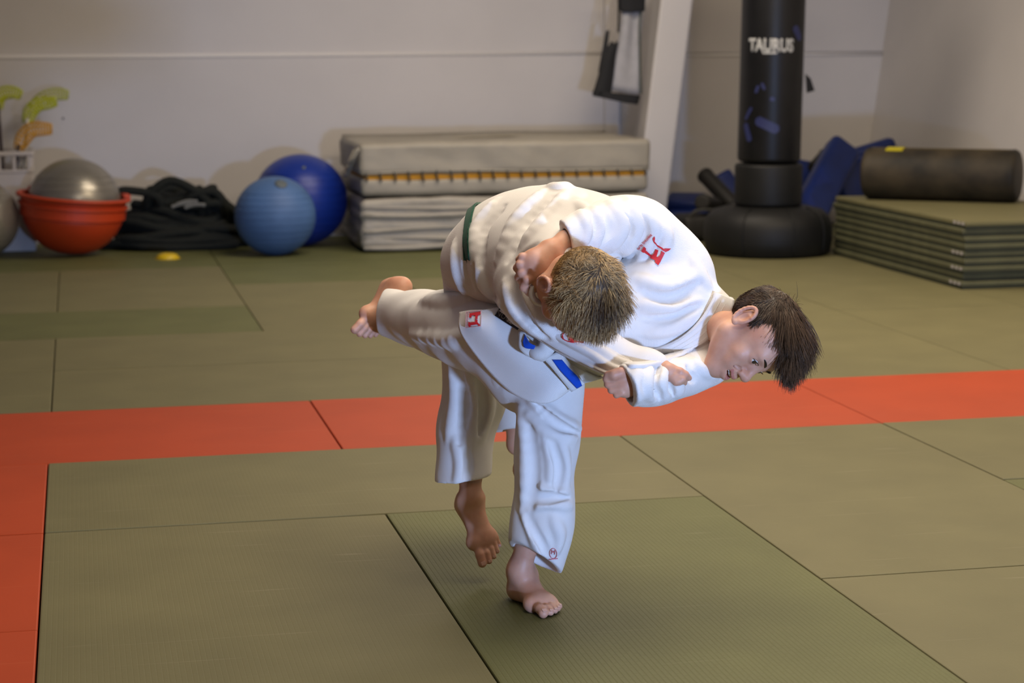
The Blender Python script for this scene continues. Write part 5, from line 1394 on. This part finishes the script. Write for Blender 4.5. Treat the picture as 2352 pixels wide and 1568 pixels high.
cb = field_obj('hair_base', capB, 0.0028, M_hairb, pB)
# a couple of stray hairs standing off the crown
for (a, b, c) in (((1812, 694), (1800, 676), (1790, 660)), ((1826, 695), (1832, 675), (1829, 645))):
    link('stray_hair', tube_me('stray_hair', [at(*a, 4.86) - Vector(pB.location), at(*b, 4.86) - Vector(pB.location), at(*c, 4.86) - Vector(pB.location)], [0.0007, 0.0006, 0.0002], 4, samples=8), M_hairb, pB)
# ------------------------------------------------------------------ the one being thrown: natural-white suit, green belt, blond hair
pA = empty('person', (*at(1110, 1280, 5.22).xy, 0.0), 'blond person in a cream judo suit, bent double and being thrown', 'person')
hA = Frame(at(1324, 664, 4.66), idir(-.12, -.92, -.38), idir(.44, -.32, .84), 1.06)
fA = Field()
neckA = at(1275, 640, 4.79)
add_head(fA, hA, neckA, 0.043)
pelA, midA, uppA = at(1125, 640, 5.27), at(1190, 580, 5.10), at(1262, 585, 4.95)
fA.chain([pelA, midA, uppA, neckA], [0.085, 0.08, 0.08, 0.045], 0.03)
shRA, elRA, wrRA = at(1218, 700, 4.86), at(1360, 800, 4.83), at(1508, 832, 4.805)
fA.chain([uppA, shRA, elRA, wrRA], [0.06, 0.045, 0.032, 0.0215], 0.02)
# right hand closed over the thrower's sleeve
D3 = (lay(bvB, 1545, 858, 0.0) - CAM).dot(FWD) - 0.012
fA.limb(wrRA, at(1532, 850, D3 + .004), 0.0180, 0.0175, 0.010, (idir(.6, .75, 0), 1.1))
fA.ell(at(1541, 858, D3), (0.024, 0.0185, 0.013), (idir(.76, -.65, 0), idir(.65, .76, 0), IT), 0.010)
for (a, b, c) in (((1545, 868), (1553, 877), (1553, 885)), ((1549, 866), (1560, 875), (1562, 884)), ((1552, 861), (1567, 870), (1572, 879))):
    fA.chain([at(*a, D3 - .006), at(*b, D3 - .007), at(*c, D3 + .012)], [0.0088, 0.0084, 0.0072], 0.004)
fA.chain([at(1545, 848, D3 + .002), at(1562, 853, D3 - .004), at(1574, 860, D3 - .002), at(1583, 868, D3 + .010)], [0.0105, 0.0092, 0.0085, 0.0070], 0.005)
shLA, elLA, wrLA = at(1362, 530, 5.0), at(1440, 600, 5.16), at(1440, 720, 5.20)
fA.chain([uppA, shLA, elLA, wrLA], [0.06, 0.045, 0.032, 0.022], 0.02)
fA.ell(at(1440, 765, 5.20), (0.022, 0.036, 0.016), (IR, IU, IT), 0.02)
for dx in (-14, -5, 4, 13): fA.chain([at(1440 + dx, 775, 5.20), at(1440 + dx, 805, 5.18), at(1440 + dx, 815, 5.15)], [0.009, 0.0085, 0.007], 0.004)
fA.chain([at(1425, 755, 5.19), at(1412, 775, 5.17), at(1412, 792, 5.16)], [0.011, 0.009, 0.008], 0.006)
hpR, knR, anR = at(1100, 700, 5.27), at(1085, 930, 5.33), at(1080, 1095, 5.29)
fA.chain([pelA, hpR, knR, anR], [0.08, 0.06, 0.043, 0.027], 0.03)
hpL, knL, anL = at(1130, 700, 5.42), at(1185, 900, 5.60), at(1188, 1020, 5.66)
fA.chain([pelA, hpL, knL, anL], [0.08, 0.06, 0.043, 0.027], 0.03)
fA1 = Frame(at(1058, 1140, 5.37), at(1134, 1292, 5.27) - at(1058, 1140, 5.37), idir(.22, .30, .93), 1.0)
add_foot(fA, fA1, 1, anR, curl=0.004)
fA2 = Frame(at(1176, 1072, 5.70), idir(.55, -.75, -.3), idir(.6, .5, -.6), 0.95)
add_foot(fA, fA2, -1, anL)
bodyA = field_obj('body', fA, 0.0042, M_skin, pA, it=2, fine=[(V3(hA.o) - 0.14, V3(hA.o) + 0.14, 0.002), bx(at(1548, 860, D3), 0.06), bx(fA1(0, .12, .03), 0.13)])
tag(bodyA, 'bare head, hands and feet')
add_toenails(pA, fA1, 1, 0.004)

# trousers
tA = Field()
tA.chain([at(1120, 640, 5.27), at(1115, 720, 5.29)], [0.098, 0.095], 0.03)
tA.chain([at(1112, 700, 5.28), at(1100, 800, 5.31), at(1092, 890, 5.34), at(1072, 990, 5.33), at(1065, 1060, 5.31), at(1062, 1140, 5.29)], [0.095, 0.086, 0.080, 0.066, 0.060, 0.058], 0.03, n=18)
tA.chain([at(1130, 700, 5.4), at(1175, 850, 5.56), at(1190, 920, 5.62), at(1193, 1030, 5.67)], [0.09, 0.075, 0.062, 0.056], 0.03, n=14)
folds(tA, [([(1035, 840), (1045, 930), (1030, 1010)], 0.014), ([(1075, 850), (1095, 930), (1085, 1020)], 0.015), ([(1120, 880), (1120, 950), (1100, 1010)], 0.012), ([(1045, 1010), (1055, 1060), (1050, 1110)], 0.010)],
      [([(1055, 850), (1068, 930), (1055, 1020)], 0.012), ([(1100, 860), (1110, 930), (1098, 1000)], 0.010), ([(1072, 1030), (1078, 1070), (1070, 1110)], 0.008)])
tA.post.append(crumple(0.0028, 7.5, 15))
tA.cutplane(at(1066, 1095, 5.30), idir(.12, -.95, -.12), R=0.14)
tA.cutplane(at(1190, 985, 5.65), idir(.1, -.97, .05), R=0.14)
tA.limb(at(1068, 1020, 5.32), at(1061, 1150, 5.29), 0.050, 0.050, 0.004, sub=True)
tA.limb(at(1190, 930, 5.63), at(1193, 1040, 5.67), 0.048, 0.048, 0.004, sub=True)
trA = field_obj('trousers', tA, 0.0036, M_trs, pA, it=2)
tag(trA, 'off-white cotton judo trousers')

# jacket
jA = Field()
BKN = idir(-.25, .85, .46)
jA.chain([at(1120, 655, 5.26), at(1126, 610, 5.24), at(1148, 582, 5.20), at(1196, 565, 5.11), at(1250, 558, 5.03), at(1298, 552, 4.98)], [0.100, 0.112, 0.138, 0.168, 0.165, 0.148], 0.04, (BKN, 0.74), n=14)
jA.chain([at(1120, 640, 5.26), at(1108, 700, 5.285)], [0.099, 0.100], 0.03)
jA.chain([at(1300, 560, 4.99), at(1362, 532, 5.03), at(1405, 560, 5.08), at(1440, 610, 5.16), at(1440, 700, 5.2)], [0.10, 0.073, 0.062, 0.055, 0.05], 0.04, n=14)
jA.chain([at(1235, 620, 4.93), at(1222, 682, 4.87), at(1285, 745, 4.845), at(1365, 795, 4.83), at(1440, 828, 4.81), at(1510, 842, 4.78)], [0.110, 0.066, 0.052, 0.044, 0.034, 0.027], 0.030, n=18)
jA.chain([at(1285, 600, 4.90), neckA], [0.10, 0.062], 0.03)
jA.limb(at(1262, 585, 4.87), at(1288, 606, 4.775), 0.075, 0.050, 0.03)
folds(jA, [([(1140, 460), (1095, 520), (1088, 600)], 0.014), ([(1245, 440), (1190, 500), (1140, 600)], 0.012), ([(1300, 440), (1250, 500), (1200, 560)], 0.012), ([(1100, 600), (1110, 650), (1150, 700)], 0.012), ([(1190, 640), (1210, 700), (1270, 770)], 0.014), ([(1160, 650), (1180, 710), (1240, 770)], 0.012), ([(1262, 428), (1285, 434), (1308, 428)], 0.009),
           ([(1330, 470), (1350, 500), (1345, 540)], 0.010), ([(1045, 560), (1050, 620), (1065, 670)], 0.010)],
      [([(1155, 470), (1112, 530), (1105, 610)], 0.012), ([(1270, 450), (1215, 510), (1165, 600)], 0.010), ([(1090, 610), (1095, 650), (1110, 680)], 0.010), ([(1178, 640), (1196, 705), (1255, 775)], 0.010), ([(1232, 560), (1200, 590), (1180, 610)], 0.009), ([(1062, 570), (1066, 620), (1080, 670)], 0.009)])
jA.post.append(crumple(0.0022, 7.0, 21))
jkA = field_obj('jacket', jA, 0.0036, M_gi_a, pA, it=2)
tag(jkA, 'cream woven judo jacket pulled tight over the bent back')
bvA = bvh_of(jkA); bja = world_base(jkA)
# collar standing away from the nape where the fist pulls it
link('collar', sheet_me('collar', patch_grid([[at(1222, 655, 4.70) - bja, at(1228, 652, 4.72) - bja], [at(1218, 680, 4.705) - bja, at(1226, 678, 4.72) - bja], [at(1232, 698, 4.71) - bja, at(1238, 690, 4.72) - bja], [at(1262, 702, 4.72) - bja, at(1262, 692, 4.73) - bja], [at(1290, 700, 4.76) - bja, at(1288, 690, 4.77) - bja]], 24, 6), 0.009), M_lapel, jkA, smooth=True)
# sleeve edge pulled out to the pinching hand
rows = [[(1148, 712, 4.90), (1185, 720, 4.85), (1240, 715, 4.83)], [(1200, 748, 4.855), (1240, 745, 4.81), (1290, 740, 4.80)], [(1262, 790, 4.815), (1300, 778, 4.78), (1340, 768, 4.785)], [(1330, 828, 4.775), (1360, 808, 4.755), (1395, 795, 4.77)], [(1400, 862, 4.722), (1415, 840, 4.735), (1445, 822, 4.765)], [(1470, 852, 4.765), (1478, 838, 4.785), (1498, 822, 4.815)], [(1512, 845, 4.785), (1516, 834, 4.795), (1522, 822, 4.815)]]
Gf = patch_grid([[at(*p) - bja for p in r] for r in rows], 44, 20)
du, dv = np.gradient(Gf, axis=0), np.gradient(Gf, axis=1); NN = np.cross(du, dv); NN /= np.linalg.norm(NN, axis=2)[..., None]
uu, vv = np.meshgrid(np.linspace(0, 1, 44), np.linspace(0, 1, 20), indexing='ij')
Gf = Gf + NN * (0.004 * np.sin(17 * vv + 2 * uu) * np.sin(PI * np.clip(uu, 0, 1)))[..., None]
slv = link('pulled_sleeve', sheet_me('pulled_sleeve', Gf, 0.006), M_gi_a, jkA, smooth=True)
bvS = BVHTree.FromPolygons([v.co + bja for v in slv.data.vertices], [tuple(p.vertices) for p in slv.data.polygons])
lay_print('sleeve_badge', ring(1321, 772, 30, 16, 2.2, 30) + [[(1302, 772), (1322, 768), (1318, 774), (1328, 788), (1310, 784)], [(1330, 786), (1344, 780), (1340, 788)]], bvS, M_gired, jkA, 0.004, cell=4)
# green belt
gA = girdle('belt', jkA, lay(bvA, 1072, 548, 0.0), idir(.985, .06, .15), 0.011, 0.004, M_beltg, pA, centre=at(1130, 600, 5.22), keep=lambda V: (to_px(V)[:, 1] < 598) | ((V - V3(CAM)) @ V3(FWD) > 5.24))
tag(gA, 'green belt')
# hair: cropped nape, tousled top
def whereA(x, y, z):
    ax = np.abs(x)
    bad = (y > 0.062) & (z < 0.045)
    bad |= (ax > 0.045) & (y > 0.040) & (z < 0.010)
    bad |= (z < -0.012) & (y > -0.030)
    bad |= (z < 0.008) & (ax > 0.055) & (y > -0.034) & (y < 0.006)
    return ~bad & (z > np.where(y < -0.02, -0.066, -0.050))
def styleA(x, y, z, u):
    top = np.clip((z - 0.020) / 0.05, 0, 1)
    wx, wy = x - 0.004, y + 0.046; dw = np.sqrt(wx * wx + wy * wy) + 1e-6
    t_ = top[:, None]
    sw = np.stack([wx / dw + 0.5 * wy / dw, wy / dw - 0.5 * wx / dw, 0 * x], 1)      # spiral out of the crown
    flow = sw * t_ * np.clip(dw / 0.03, 0, 1)[:, None] + np.array((0, 0.45, -0.7)) * (1 - t_) + np.array((0.30, 0.60, 0)) * t_ * (1 + 2 * np.exp(-(dw / 0.03) ** 2))[:, None]
    L_ = 0.010 + (0.021 + 0.020 * u[:, 0]) * np.clip((0.10 - y) / 0.06, 0.45, 1) * top * np.clip((y + 0.075) / 0.06, 0.25, 1) + np.where((y > 0.01) & (top < .4), 0.014, 0)
    side = top * np.clip(-x / 0.05, 0, 1); L_ = L_ + 0.020 * side
    near = np.exp(-((x + 0.004) ** 2 + (y + 0.018) ** 2) / 0.034 ** 2) * top
    lift = np.where(dw < 0.016, 0.02, 0.08 + 0.34 * top * u[:, 1] ** 1.5 + 0.16 * side)
    return flow, L_, lift, 0.9 * top + np.where(y > 0.01, 0.3, 0), u[:, 2] ** 0.9 * 0.95 + 0.10 - 0.70 * near
hairA = grow_hair(pA, hA, M_hairy, 15000, whereA, styleA, 0.00085, 7, 5, clump=0.75, jitter=0.2)
tag(hairA, 'short tousled blond hair with a darker crown', kind='stuff')
capA = Field()
capA.ell(hA(0, -0.016, 0.036), [q * hA.s for q in (0.0722, 0.0925, 0.0805)], hA.axes(), 0.004)
capA.ell(hA(0, 0.085, -0.018), [q * hA.s for q in (0.080, 0.060, 0.074)], hA.axes(), 0.006, True)
capA.ell(hA(0, 0.010, -0.095), [q * hA.s for q in (0.11, 0.078, 0.092)], hA.axes(), 0.006, True)
field_obj('hair_base', capA, 0.003, mat('hair_blond_base', (0.060, 0.034, 0.014), rough=0.6, noise=0.4, nscale=40), pA)
